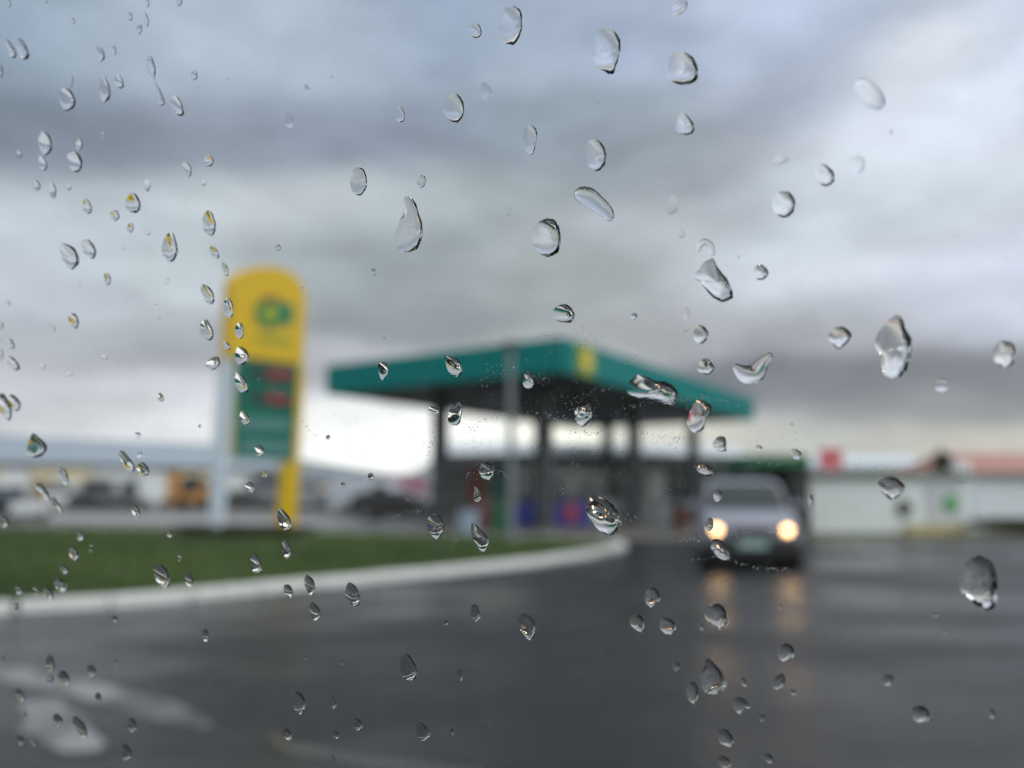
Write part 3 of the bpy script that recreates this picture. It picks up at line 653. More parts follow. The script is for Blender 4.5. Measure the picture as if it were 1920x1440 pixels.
for i in range(10):                                         # cladding sheets
    x0 = wx(1520 + i*30); x1 = wx(1548 + i*30)
    if i not in (7, 8): box('cladding_panel', ((x0+x1)/2, -.025, h*.46), (x1-x0, .035, h*.90), M_PW, r_, bevel=.004)
dr = box('door', (wx(1768), -.04, h*.45), (wx(1800)-wx(1734), .06, h*.86), mat('door_grey_white', (.60, .64, .70), .5), r_, bevel=.008)
obj('disc_sign', cyl(bmesh.new(), (wx(1778), -.08, zz(944)), (wx(1778), -.13, zz(944)), .26, .26, 20), mat('disc_green', (.10, .42, .13), .5), dr)
obj('vent', cyl(bmesh.new(), (wx(1692), -.03, zz(952)), (wx(1692), -.16, zz(952)), .28, .24, 20), mat('vent_dark', (.10, .105, .11), .6), r_)
obj('wall_lamp', cyl(bmesh.new(), (wx(1722), -.03, zz(900)), (wx(1722), -.12, zz(900)), .12, .10, 14), M_PW2, r_)
r2, w, h = prefab('white_container', 'container', 'bright bluish white container at the far right above the hedge', 1826, 2120, 27.5, 893, M_PW2, M_OLV)
for i in range(11): box('wall_rib', (-w/2+.25+i*(w-.5)/10, -.03, h*.5), (.10, .05, h*.92), M_PW2, r2)
r3, w, h = prefab('pale_roofed_hall', 'hall', 'hall with very pale blue roof behind the low white building', 1510, 1770, 55, 876, M_PW2, mat('pale_blue_roof', (.62, .71, .78), .5), depth=12)
bm = prism([Vector((-w/2-.3, -.3, h)), Vector((-w/2-.3, 6, h+1.1)), Vector((-w/2-.3, 12.3, h))], Vector((w+.6, 0, 0))); obj('gable_roof', bm, MATS['pale_blue_roof'], r3)
r4, w, h = prefab('house', 'house', 'house with dull red brown roof behind the white container', 1818, 2120, 46, 892, mat('house_wall', (.45, .40, .36), .7), mat('brown_gutter', (.12, .07, .06), .6), depth=9)
obj('hip_roof', prism([Vector((-w/2-.4, -.5, h+.05)), Vector((-w/2+.6, 4.5, h+1.5)), Vector((-w/2-.4, 9.5, h+.05))], Vector((w+.8, 0, 0))), mat('red_brown_roof', (.42, .22, .19), .6, noise=.2, nscale=2), r4)
box('window', (-w/2+3, -.02, h*.5), (1.2, .06, 1.0), MATS['car_glass'], r4)
# red square sign on a post
v = at(1561, 925, 29); rs = empty('red_sign', (v.x, 29, 0)); tag(rs, 'square red sign raised on a post above the white building', 'sign')
z0, z1 = at(1561, 886, 29).z, at(1561, 842, 29).z; hw = 21*29/F
box('face', (0, 0, (z0+z1)/2), (hw*2, .12, z1-z0), mat('sign_red', (.60, .13, .16), .45), rs, bevel=.02); box('pole', (0, .03, z0/2), (.10, .06, z0), MATS['dark_metal'], rs)
box('band', (0, -.07, z0+(z1-z0)*.25), (hw*1.5, .02, (z1-z0)*.2), mat('sign_pink', (.75, .22, .28), .45), rs)
# small tree and pale tank beside the roofs
def tree(px, Y, ytop, wpx, lab, seed):
    v = at(px, 925, Y); hh = at(px, ytop, Y).z; t_ = empty('tree', (v.x, Y, 0)); tag(t_, lab, 'tree')
    bm = bmesh.new(); cyl(bm, (0, 0, 0), (.05, 0, hh*.6), .11, .05, 9)
    for i in range(5):
        a_ = i*1.3; cyl(bm, (.04, 0, hh*(.35+.05*i)), (math.cos(a_)*.5, math.sin(a_)*.5, hh*(.6+.05*i)), .04, .015, 6)
    obj('trunk', bm, mat('bark', (.09, .07, .05), .9), t_)
    wv = wpx*Y/F; clump('crown', (0, 0, hh*.42), wv*.62, wv*.62, hh*.60, 1500, GREENL, seed, t_, .10)
tree(1774, 38, 856, 34, 'small dark green tree behind the low white building', 5)
v = at(1804, 925, 36); tk = empty('water_tank', (v.x, 36, 0)); tag(tk, 'whitish round tank between the small tree and the red brown roof', 'tank')
zt = at(1804, 873, 36).z; obj('tank_body', cyl(bmesh.new(), (0, 0, 0), (0, 0, zt), .42, .42, 20), M_PW2, tk); obj('tank_lid', cyl(bmesh.new(), (0, 0, zt), (0, 0, zt+.12), .42, .15, 20), M_PW2, tk)
# yellow kerb and hedge
v0, v1 = gnd(1700, 1004), gnd(1816, 1000)
yk = empty('yellow_kerb'); tag(yk, 'faded yellow low wall in front of the white building', 'low wall'); n = 6
for i in range(n):
    p = v0.lerp(v1, (i+.5)/n); box('block', (p.x, p.y, .16), ((v1-v0).length/n-.015, .25, .32), mat('faded_yellow', (.42, .38, .21), .6, noise=.2), yk, math.atan2(v1.y-v0.y, v1.x-v0.x), .015)
v0 = gnd(1968, 1000); hd = clump('hedge', (v0.x+.3, v0.y-.6, 0), 3.4, .5, .52, 5200, OLIVEL, 9, leaf=.06); tag(hd, 'low olive green clipped hedge in front of the bright white container', 'hedge')
# green-roofed kiosk behind the car
kx0, kx1, KY = at(1402, 925, 24).x, at(1520, 925, 24).x, 24
kk = empty('kiosk', ((kx0+kx1)/2, KY, 0)); tag(kk, 'dark kiosk with green roof edge just behind the silver car', 'kiosk'); kw = kx1-kx0
kz0, kz1 = at(1450, 876, KY).z, at(1450, 853, KY).z
box('roof', (0, 1.2, (kz0+kz1)/2), (kw, 2.6, kz1-kz0), mat('kiosk_green', (.02, .15, .075), .5), kk, bevel=.02)
box('back_wall', (-.2, 2.3, kz0/2), (kw-.5, .12, kz0), mat('kiosk_back', (.13, .155, .17), .6), kk)
box('side_wall', (kw/2-.28, 1.2, kz0/2), (.56, 2.2, kz0), mat('kiosk_dark', (.035, .037, .036), .6), kk)
box('post', (-kw/2+.08, .1, kz0/2), (.12, .12, kz0), MATS['kiosk_back'], kk)
box('counter', (-.2, .6, .5), (kw*.6, .5, 1.0), MATS['kiosk_back'], kk, bevel=.02)

# ------------------------------------------------------------------ the car window we look through
WN = Vector((.36, 1.0, .18)).normalized()                  # outward normal: the pane leans in at the top and runs away to the left
WO = Vector((0, .100, CAM_H))
WX = Vector((WN.y, -WN.x, 0)).normalized(); WY = WX.cross(WN) * 1.0
if WY.z < 0: WY = -WY
TH = .0032
def wpt(x, y, z=0.0): return WO + WX*x + WY*y + WN*z
def wbox(name, x0, x1, y0, y1, z0, z1, m, parent, bevel=0):
    bm = bmesh.new(); vs = [bm.verts.new(wpt(x, y, z)) for x in (x0, x1) for y in (y0, y1) for z in (z0, z1)]
    for f in ((0, 1, 3, 2), (4, 6, 7, 5), (0, 4, 5, 1), (2, 3, 7, 6), (0, 2, 6, 4), (1, 5, 7, 3)): bm.faces.new([vs[i] for i in f])
    return obj(name, bm, m, parent, bevel)
win = empty('car_window'); tag(win, 'rain covered car side window that the whole scene is seen through', 'window')
wbox('glass_pane', -.40, .40, -.20, .24, -TH, 0, M_PANE, win)
M_SEAL = mat('window_seal', (.015, .015, .016), .7); M_LIN = mat('cabin_lining', (.020, .021, .023), .8, noise=.2, nscale=20); M_DOORP = mat('door_paint', (.05, .06, .08), .3, coat=.4)
for n_, a_ in (('seal', (-.415, .415, -.215, -.199)), ('seal', (-.415, .415, .239, .255)), ('seal', (-.415, -.399, -.199, .239)), ('seal', (.399, .415, -.199, .239))): wbox(n_, *a_, -.010, .005, M_SEAL, win, .002)
for n_, a_ in (('door_panel', (-.90, .90, -.85, -.216)), ('door_panel', (-.90, .90, .256, .36)), ('door_panel', (-.90, -.416, -.215, .255)), ('door_panel', (.416, .90, -.215, .255))):
    wbox(n_, *a_, -.002, .012, M_DOORP, win); wbox('inner_trim', *a_, -.04, -.0025, M_LIN, win)
wbox('cabin_wall', -.94, .94, -.90, .40, -1.34, -1.30, M_LIN, win)
wbox('cabin_wall', -.94, -.901, -.90, .40, -1.299, .010, M_LIN, win); wbox('cabin_wall', .901, .94, -.90, .40, -1.299, .010, M_LIN, win)
wbox('cabin_roof', -.90, .90, .361, .40, -1.299, .010, M_LIN, win); wbox('cabin_floor', -.90, .90, -.90, -.851, -1.299, .010, M_LIN, win)

# unseen blockers added around the window, and a door shoulder, to darken drop rims
M_BLOCKER = mat('blocker_black', (.010, .010, .011), .45)
wbox('mirror_blocker', -.84, -.46, -.24, .20, .03, .255, M_BLOCKER, win, .03)  # large unseen mirror form, added so the right drop rims turn black
wbox('mirror_blocker_arm', -.60, -.50, -.23, -.16, .0125, .04, M_BLOCKER, win)
wbox('pillar_blocker', -.60, -.416, -.22, .26, .0125, .10, M_BLOCKER, win, .02)  # unseen, added nearer the glass for the same dark rims
def top_blocker():                                                              # unseen, added to blacken drop rims: visor along the top of the window
    vs = []
    for x in (-.42, .42):
        for (y, z) in ((.235, .006), (.235, .012), (.203, .135), (.193, .132)): vs.append(wpt(x, y, z))
    return mesh('visor_blocker', vs, [(0, 1, 2, 3), (7, 6, 5, 4), (0, 4, 5, 1), (1, 5, 6, 2), (2, 6, 7, 3), (3, 7, 4, 0)], M_BLOCKER, win)
top_blocker()
wbox('added_door_shoulder', -.90, .90, -.85, -.235, .0125, .07, M_DOORP, win, .02)  # unseen bulge added so low rays from the drops end dark

# ------------------------------------------------------------------ raindrops
def on_pane(px, py):
    d = ray(px, py); t = (WO-CP).dot(WN)/d.dot(WN); p = CP + d*t - WO
    return p.dot(WX), p.dot(WY)
GAP = 4e-6
def add_dome(V, Fc, SM, out, fac=1.0, ang=50, nr=7, rng=None, wob=.0, peak=(0, 0), skew=.15, tx=.75, ty=.35):
    """closed drop from an outline in pane coordinates: flat back on the glass, rounded front"""
    n = len(out); cx = sum(p[0] for p in out)/n; cy = sum(p[1] for p in out)/n
    rel = [(p[0]-cx, p[1]-cy) for p in out]
    A_ = abs(sum(rel[i][0]*rel[(i+1) % n][1]-rel[(i+1) % n][0]*rel[i][1] for i in range(n)))/2
    sxx = sum(x*x for x, y in rel)/n; syy = sum(y*y for x, y in rel)/n; sxy = sum(x*y for x, y in rel)/n
    lam = (sxx+syy)/2 - math.sqrt(((sxx-syy)/2)**2+sxy*sxy); rmin = math.sqrt(2*max(lam, 1e-12))
    th = R(ang); s_, c_ = math.sin(th), math.cos(th); Hh = rmin*(1-c_)/s_*fac
    # inertia ellipse radius for the inner rings
    det = sxx*syy-sxy*sxy
    def re(x, y):
        l = math.hypot(x, y); ux, uy = x/l, y/l; qf = (syy*ux*ux-2*sxy*ux*uy+sxx*uy*uy)/det
        return math.sqrt(2/max(qf, 1e-12))
    wr = max(abs(x) for x, y in rel); hr = max(abs(y) for x, y in rel); peak = (peak[0]+skew*min(wr, rmin*1.3), peak[1])    # shape leaned to the right to thicken the dark right rims
    k0 = len(V); V.append(tuple(wpt(cx, cy, GAP)))                       # back centre
    for x, y in rel: V.append(tuple(wpt(cx+x, cy+y, GAP)))
    for i in range(n): Fc.append((k0, k0+1+(i+1) % n, k0+1+i)); SM.append(False)
    f0 = len(V); ph = [rng.uniform(0, 6.28) for _ in range(4)] if rng else [0]*4
    for r_ in range(nr):
        t = 1 - (r_/nr)**1.35 if r_ else 1.0
        h = (math.sqrt(1-(t*s_)**2)-c_)/(1-c_)*Hh
        for i, (x, y) in enumerate(rel):
            l = math.hypot(x, y); rr = l*t*t + min(re(x, y), l*1.5)*(1-t*t); f = t*rr/l
            a_ = math.atan2(y, x); hz = h*(1 + wob*(math.sin(2*a_+ph[0])*t + .6*math.sin(3*a_+ph[1])*t)*(1-t)*2)
            sh_ = (1-t*t)
            V.append(tuple(wpt(cx+x*f+peak[0]*sh_, cy+y*f+peak[1]*sh_, GAP+hz*(1+tx*x*t/wr-ty*y*t/hr))))
    V.append(tuple(wpt(cx+peak[0], cy+peak[1], GAP+Hh))); top = len(V)-1
    for r_ in range(nr-1):
        for i in range(n):
            j = (i+1) % n; a_, b_ = f0+r_*n+i, f0+r_*n+j; Fc.append((a_, b_, b_+n, a_+n)); SM.append(True)
    for i in range(n): Fc.append((f0+(nr-1)*n+i, f0+(nr-1)*n+(i+1) % n, top)); SM.append(True)
def add_spine(V, Fc, SM, pts, ws, fac=1.0, ang=45, ns=34, nc=12):
    """closed drop swept along a bent line with changing width"""
    P = []; m_ = len(pts)
    for k in range(ns+1):
        u = k/ns*(m_-1); i = min(int(u), m_-2); t = u-i
        def cr(a, b, c, d): return .5*(2*b+(c-a)*t+(2*a-5*b+4*c-d)*t*t+(3*b-a-3*c+d)*t**3)
        g4 = [pts[max(i-1, 0)], pts[i], pts[i+1], pts[min(i+2, m_-1)]]; w4 = [ws[max(i-1, 0)], ws[i], ws[i+1], ws[min(i+2, m_-1)]]
        P.append((cr(*[g[0] for g in g4]), cr(*[g[1] for g in g4]), max(cr(*w4), 1e-6)))
    # rounded ends
    Lr = [0]
    for a, b in zip(P, P[1:]): Lr.append(Lr[-1]+math.hypot(b[0]-a[0], b[1]-a[1]))
    tot = Lr[-1]
    def cap(s, w): e = min(s, tot-s); r_ = w*.9; return math.sqrt(max(1-(1-min(e/r_, 1))**2, 0)) if r_ > 0 else 1
    s_, c_ = math.sin(R(ang)), math.cos(R(ang)); rows = []
    bk = len(V)
    for k, (x, y, w) in enumerate(P):
        a = P[max(k-1, 0)]; b = P[min(k+1, ns)]; dx, dy = b[0]-a[0], b[1]-a[1]; l = math.hypot(dx, dy) or 1; nx, ny = -dy/l, dx/l
        w = max(w/2*cap(Lr[k], w/2), w*.004)
        for c in range(nc+1):
            v = math.sin((c/nc-.5)*math.pi); h = (math.sqrt(1-(v*s_)**2)-c_)/s_*w*fac
            v2 = v + .24*(1-v*v)*(1 if nx > 0 else -1)*min(1, abs(nx)*1.5); V.append(tuple(wpt(x+nx*w*v2, y+ny*w*v2, GAP+max(h, 0))))
    n1_ = nc+1
    for k in range(ns):
        for c in range(nc): a_ = bk+k*n1_+c; Fc.append((a_, a_+1, a_+1+n1_, a_+n1_)); SM.append(True)
    b2_ = len(V)
    for k in range(ns+1):
        for c in (0, nc): V.append(V[bk+k*n1_+c])
    for k in range(ns): a_ = b2_+k*2; Fc.append((a_, a_+2, a_+3, a_+1)); SM.append(False)
def spline(pts, n):                                                       # closed smooth outline
    m_ = len(pts); out = []
    for k in range(n):
        u = k/n*m_; i = int(u); t = u-i; a, b, c, d = [pts[(i+j-1) % m_] for j in range(4)]
        out.append(tuple(.5*(2*b[q]+(c[q]-a[q])*t+(2*a[q]-5*b[q]+4*c[q]-d[q])*t*t+(3*b[q]-a[q]-3*c[q]+d[q])*t**3) for q in (0, 1)))
    return out
def drop_object(V, Fc, SM, label, name='raindrop', cat='raindrop', group='raindrops on the window glass'):
    ox, oy, oz = V[0]
    me = bpy.data.meshes.new(name); me.from_pydata([(v[0]-ox, v[1]-oy, v[2]-oz) for v in V], [], Fc); me.materials.append(M_WATER)
    me.update(); nf = [(-1 if (me.polygons[i].normal.dot(WN) < 0) == SM[i] else 1) for i in range(len(Fc))]
    if -1 in nf:                                                          # every face looks out of the water
        me.clear_geometry(); me.from_pydata([(v[0]-ox, v[1]-oy, v[2]-oz) for v in V], [], [f[::-1] if s < 0 else f for f, s in zip(Fc, nf)])
    me.polygons.foreach_set('use_smooth', SM); me.update()
    o = link(name, me); o.location = (ox, oy, oz); tag(o, label, cat, group); return o
ALL = []                                                                  # (x, y, label or None, size, flags) for the labels

# drops with an outline of their own: points in picture pixels, contact angle, label, short name
SHAPED = [
 ([(757,372),(768,369),(778,378),(783,395),(790,415),(792,440),(787,458),(775,471),(757,472),(742,463),(739,445),(743,430),(750,412),(757,398)], 52, 'large bell shaped raindrop with green canopy mirrored inside and a thick dark right edge', 'the large bell shaped drop'),
 ([(997,437),(1001,425),(1012,415),(1028,409),(1041,414),(1049,428),(1051,455),(1045,474),(1028,482),(1012,474),(1000,458)], 56, 'large raindrop with dark peaked top, midway between the canopy corner and the long bent drop', 'the dark peaked drop'),
 ([(1336,484),(1345,500),(1357,515),(1367,530),(1374,550),(1371,561),(1355,566),(1337,558),(1322,541),(1310,527),(1296,519),(1308,507),(1320,492)], 48, 'large slanted raindrop with a curled tail rising from its pointed top', 'the curl tailed drop'),
 ([(1034,590),(1040,578),(1055,570),(1066,573),(1075,583),(1077,596),(1069,605),(1050,603),(1037,598)], 58, 'half moon raindrop with black cap just above the canopy corner', 'the half moon drop'),
 ([(1176,735),(1180,717),(1195,703),(1212,706),(1230,714),(1250,716),(1265,726),(1271,742),(1265,757),(1250,760),(1232,752),(1215,748),(1195,745)], 56, 'widest raindrop, lying sideways across the green canopy edge, dark above and white below', 'the wide sideways drop'),
 ([(1552,632),(1560,619),(1577,612),(1592,620),(1597,630),(1588,644),(1573,655),(1561,645)], 48, 'raindrop with grey top and pointed white bottom left of the tallest right hand drop', 'the grey topped drop'),
 ([(1640,641),(1650,618),(1668,598),(1682,590),(1693,600),(1698,616),(1708,635),(1710,655),(1704,680),(1696,700),(1680,709),(1661,706),(1654,690),(1652,670),(1644,655)], 50, 'tallest raindrop on the right, grey upper half, bright white lower half', 'the tall white bottomed drop'),
 ([(1288,795),(1292,778),(1301,758),(1314,749),(1329,757),(1334,768),(1325,780),(1321,795),(1318,805),(1305,811),(1291,804)], 54, 'dark streaky raindrop standing at the canopy underside right of the wide sideways drop', 'the streaky boot shaped drop'),
 ([(1098,956),(1104,940),(1108,926),(1120,930),(1140,938),(1156,955),(1165,975),(1161,991),(1146,1003),(1128,998),(1112,980)], 60, 'large glossy raindrop with pointed top hanging over the dark pumps under the canopy', 'the glossy pointed drop'),
 ([(1642,908),(1650,898),(1668,893),(1685,898),(1696,910),(1694,923),(1684,933),(1672,938),(1660,929),(1648,917)], 46, 'raindrop with dark cap in front of the white building', 'the dark capped drop'),
 ([(1319,1146),(1326,1137),(1345,1132),(1357,1138),(1363,1155),(1366,1170),(1350,1181),(1337,1172),(1324,1160)], 58, 'raindrop with bright bottom inside the amber headlight reflection on the road', 'the drop in the amber reflection'),
 ([(1312,1270),(1316,1258),(1322,1249),(1321,1240),(1328,1235),(1338,1243),(1350,1257),(1360,1275),(1361,1290),(1350,1298),(1332,1302),(1317,1291)], 52, 'large pear shaped raindrop on the dark road with a bright streak along its bottom', 'the pear shaped drop'),
 ([(1799,1095),(1801,1070),(1813,1051),(1832,1043),(1853,1048),(1865,1065),(1871,1095),(1869,1122),(1864,1140),(1850,1145),(1835,1138),(1815,1121),(1801,1108)], 54, 'largest raindrop at the right edge, grey above and glaring white below, over the road', 'the big drop over the right hand road'),
 ([(1077,778),(1081,765),(1093,760),(1106,755),(1110,766),(1111,778),(1103,792),(1091,800),(1081,790)], 58, 'round raindrop with teal bottom hanging at the lower edge of the dark canopy underside', 'the teal bottomed drop'),
 ([(883,995),(885,980),(893,984),(905,996),(915,1009),(915,1022),(911,1034),(901,1032),(889,1014)], 56, 'slanted leaf shaped raindrop over the far edge of the grass below the bins', 'the leaf shaped drop'),
 ([(840,785),(842,770),(852,760),(860,752),(867,757),(865,775),(862,793),(851,798),(842,793)], 58, 'cup shaped raindrop hanging under the canopy beside the first column', 'the cup shaped drop'),
 ([(833,668),(845,669),(857,672),(864,682),(866,697),(860,706),(848,703),(839,693),(836,681)], 58, 'raindrop with black slanting top on the left half of the teal canopy fascia', 'the drop on the teal fascia'),
 ([(708,686),(713,679),(722,679),(728,688),(727,699),(721,709),(716,713),(711,702)], 58, 'small raindrop with pointed bottom near the left end of the teal canopy fascia', 'the pointed drop on the fascia'),
 ([(980,712),(984,700),(990,696),(997,703),(1001,718),(999,728),(989,729),(981,722)], 58, 'small raindrop with silvery top just below the fascia right of the pale post', 'the silvery drop by the post'),
 ([(1306,688),(1314,676),(1325,672),(1334,680),(1340,690),(1335,698),(1328,703),(1318,700),(1310,696)], 50, 'ragged raindrop with dark top above the right end of the canopy', 'the ragged drop'),
 ([(1299,628),(1304,615),(1312,609),(1322,614),(1328,624),(1324,638),(1313,645),(1303,638)], 50, 'upper of two small raindrops stacked above the right end of the canopy', 'the upper stacked drop'),
 ([(1110,97),(1113,76),(1122,58),(1137,54),(1154,60),(1163,78),(1162,100),(1155,122),(1150,138),(1136,136),(1118,122)], 44, 'large tall raindrop high in the sky with dark rim along its right side', 'the tall drop high in the sky'),
 ([(1247,130),(1252,112),(1267,99),(1283,98),(1300,108),(1308,128),(1307,148),(1292,158),(1268,157),(1253,147)], 44, 'large round raindrop high in the sky right of the tall one', 'the large round drop'),
 ([(934,60),(938,30),(948,14),(963,11),(976,20),(979,42),(974,68),(962,84),(945,78)], 46, 'large raindrop near the top of the sky with broad black right edge', 'the drop near the top centre'),
 ([(830,202),(835,184),(852,174),(866,186),(870,205),(864,224),(852,230),(836,218)], 46, 'plump raindrop with thick black right edge in the grey sky left of centre', 'the plump drop'),
 ([(656,340),(659,322),(670,314),(682,318),(687,336),(684,356),(674,367),(662,361)], 50, 'upright raindrop with black right edge above and left of the bell shaped drop', 'the upright drop'),
 ([(1096,280),(1101,266),(1115,260),(1128,268),(1137,290),(1132,312),(1117,321),(1103,310)], 46, 'oval raindrop with wavy dark right edge in the sky above the long bent drop', 'the wavy edged oval drop'),
 ([(980,250),(988,235),(1001,237),(1007,250),(1004,272),(998,289),(985,282)], 44, 'narrow box shaped raindrop in the sky above the dark peaked drop', 'the box shaped drop'),
 ([(1264,230),(1270,216),(1281,212),(1294,222),(1302,238),(1298,250),(1284,253),(1270,247)], 44, 'small round raindrop straight below the large round one in the sky', 'the small drop below the round one'),
 ([(1448,385),(1451,367),(1466,358),(1482,362),(1491,378),(1488,396),(1474,408),(1456,402)], 38, 'round milky raindrop in the bright right hand sky', 'the round milky drop'),
 ([(1528,318),(1534,306),(1546,308),(1561,320),(1565,334),(1560,345),(1545,349),(1533,338)], 44, 'raindrop with dark upper right rim in the bright right hand sky', 'the dark rimmed drop'),
 ([(1863,660),(1872,642),(1888,640),(1902,648),(1903,668),(1896,685),(1880,689),(1865,676)], 36, 'soft raindrop with grey top and white bottom near the right edge of the sky', 'the soft drop near the right edge'),
 ([(1209,1119),(1214,1106),(1225,1102),(1234,1110),(1238,1124),(1230,1134),(1221,1139),(1212,1131)], 58, 'top one of a triangle of three raindrops on the dark road', 'the top drop of the triangle'),
 ([(1179,1160),(1190,1153),(1202,1155),(1208,1168),(1206,1184),(1196,1184),(1184,1173)], 58, 'lower left one of a triangle of three raindrops on the dark road', 'the lower left drop of the triangle'),
 ([(1237,1164),(1247,1158),(1260,1163),(1268,1175),(1265,1187),(1250,1189),(1238,1178)], 58, 'lower right one of a triangle of three raindrops on the dark road', 'the lower right drop of the triangle'),
 ([(971,1162),(977,1152),(989,1151),(1001,1163),(1003,1180),(998,1199),(988,1197),(977,1182)], 58, 'tall oval raindrop alone on the dark road below the kerb tip', 'the tall oval drop on the road'),
 ([(1374,1318),(1380,1308),(1392,1309),(1407,1320),(1405,1328),(1396,1330),(1388,1339),(1377,1330)], 46, 'notched raindrop just below and right of the pear shaped drop', 'the notched drop'),
 ([(1286,1290),(1292,1279),(1303,1280),(1309,1292),(1308,1312),(1301,1320),(1290,1310)], 50, 'narrow raindrop tucked beside the lower left of the pear shaped drop', 'the narrow drop by the pear'),
 ([(1343,1376),(1350,1365),(1364,1369),(1375,1385),(1373,1401),(1362,1400),(1349,1391)], 50, 'oval raindrop near the bottom edge below the pear shaped drop', 'the oval drop near the bottom'),
 ([(1337,833),(1341,823),(1350,818),(1360,821),(1362,835),(1361,846),(1350,847),(1340,840)], 56, 'small raindrop with dark roof over the bright gap right of the canopy columns', 'the small roofed drop'),
 ([(1306,878),(1315,870),(1326,873),(1336,881),(1334,891),(1322,891),(1311,885)], 56, 'small sideways raindrop just above the silver car roof', 'the small drop above the car'),
 ([(898,880),(903,869),(913,867),(922,873),(925,885),(922,898),(912,900),(901,892)], 60, 'round glassy raindrop between the first column and the pale post', 'the round glassy drop'),
 ([(801,980),(806,966),(816,963),(828,972),(832,988),(827,1005),(818,1011),(806,999)], 60, 'oval glassy raindrop over the base of the first canopy column', 'the oval glassy drop'),
 ([(889,914),(895,912),(899,925),(902,938),(895,941),(888,937),(889,926)], 55, 'tiny bell shaped raindrop between the round glassy drop and the leaf shaped drop', 'the tiny bell drop'),
 ([(110,180),(114,168),(124,165),(134,172),(138,188),(134,202),(126,208),(116,200)], 50, 'raindrop with a thin stalk rising from its top in the upper left sky', 'the stalked drop'),
 ([(51,838),(55,824),(62,812),(70,818),(79,830),(82,843),(76,856),(60,857),(50,851)], 54, 'dark topped teardrop over the left end of the warehouse roof', 'the dark teardrop over the warehouse'),
 ([(1412,512),(1417,499),(1428,496),(1439,506),(1440,517),(1428,525),(1416,521)], 42, 'small grey capped raindrop right of the curl tailed drop', 'the small grey capped drop'),
 ([(1484,845),(1491,842),(1502,849),(1502,858),(1498,862),(1488,858)], 50, 'small ragged raindrop on the green roof edge of the kiosk', 'the ragged drop on the kiosk roof'),
 ([(1458,1222),(1464,1210),(1477,1207),(1488,1216),(1488,1231),(1478,1240),(1464,1238)], 52, 'round raindrop on the road right of the headlight reflection', 'the round drop on the road'),
 ([(1447,1281),(1455,1270),(1465,1262),(1472,1272),(1468,1287),(1458,1293),(1450,1289)], 34, 'flat faint raindrop just below the round drop on the road', 'the flat drop on the road'),
 ([(1708,1336),(1716,1325),(1730,1324),(1741,1334),(1743,1347),(1732,1355),(1716,1351)], 40, 'shallow raindrop with dark arched top low on the right hand road', 'the shallow arched drop'),
]
SPINES = [
 ([(279,106),(284,130),(289,151),(297,172),(304,198)], [10,15,3,9,14], 42, 'long two lobed raindrop joined by a thread in the upper left sky', 'the long two lobed drop'),
 ([(1077,361),(1100,368),(1122,384),(1138,398),(1146,414)], [20,34,30,24,12], 44, 'long bent raindrop running down to the right above the curl tailed drop', 'the long bent drop'),
 ([(1375,684),(1396,700),(1415,700),(1432,678),(1448,664)], [8,34,38,22,12], 42, 'forked boomerang shaped raindrop left of the grey topped drop', 'the boomerang drop'),
 ([(1608,150),(1624,168),(1638,186),(1655,202)], [26,40,42,26], 30, 'large soft white slanted raindrop high in the bright right hand sky', 'the soft slanted drop'),
 ([(1310,472),(1312,460),(1322,454),(1333,462),(1336,480)], [7,12,13,12,9], 34, 'curled white tail of water above the large slanted raindrop', 'the curled tail'),
 ([(133,142),(135,152),(131,166)], [4,6,5], 38, 'thin stalk of water on top of the stalked raindrop', 'the thin stalk'),
 ([(1336,1032),(1343,1022),(1354,1036),(1368,1048)], [10,22,24,10], 54, 'hook shaped raindrop over the dark lower bumper of the silver car', 'the hook drop'),
 ([(1756,712),(1766,722),(1775,732)], [20,30,22], 28, 'faint smeared raindrop below the tall white bottomed drop', 'the smeared drop'),
 ([(1268,6),(1282,22)], [40,30], 34, 'soft raindrop cut by the top edge of the picture above the large round one', 'the cut soft drop'),
]
def ANG(a_): return 53 + (a_-36)*.45
for pts, ang, lab, short in SHAPED:
    rg = random.Random(len(lab)*7+int(pts[0][0])); V, Fc, SM = [], [], []
    cx = sum(p[0] for p in pts)/len(pts); cy = sum(p[1] for p in pts)/len(pts); big = max(p[1] for p in pts)-min(p[1] for p in pts)
    q_ = [on_pane(*p) for p in pts]; sq = spline(q_, 72 if big > 40 else 44)
    jx, jy = sum(p[0] for p in sq)/len(sq), sum(p[1] for p in sq)/len(sq); ja = [rg.uniform(0, 6.28) for _ in range(4)]
    def jit(i): u = 2*math.pi*i/len(sq); return 1 + .012*math.sin(7*u+ja[0]) + .012*math.sin(11*u+ja[1]) + .008*math.sin(17*u+ja[2])
    sq = [(jx+(p[0]-jx)*jit(i), jy+(p[1]-jy)*jit(i)) for i, p in enumerate(sq)]
    pk = (on_pane(cx, cy+big*.03)[0]-on_pane(cx, cy)[0], on_pane(cx, cy+big*.03)[1]-on_pane(cx, cy)[1])   # weight hangs low
    add_dome(V, Fc, SM, sq, 1.0, min(ANG(ang) + (5 if cx > 1400 else 0) + (5 if cy > 880 else 0), 70), 12 if big > 40 else 9, rg, .10, pk, ty=.3); drop_object(V, Fc, SM, lab); ALL.append((cx, cy, short, big))
for pts, ws, ang, lab, short in SPINES:
    V, Fc, SM = [], [], []; q_ = [on_pane(*p) for p in pts]; cx, cy = pts[len(pts)//2]
    a_ = on_pane(cx, cy); b_ = on_pane(cx+1, cy); sc = math.hypot(a_[0]-b_[0], a_[1]-b_[1])
    add_spine(V, Fc, SM, q_, [w*sc for w in ws], 1.0, ang+12 if ang > 35 else ang); drop_object(V, Fc, SM, lab); ALL.append((cx, cy, short, 40))

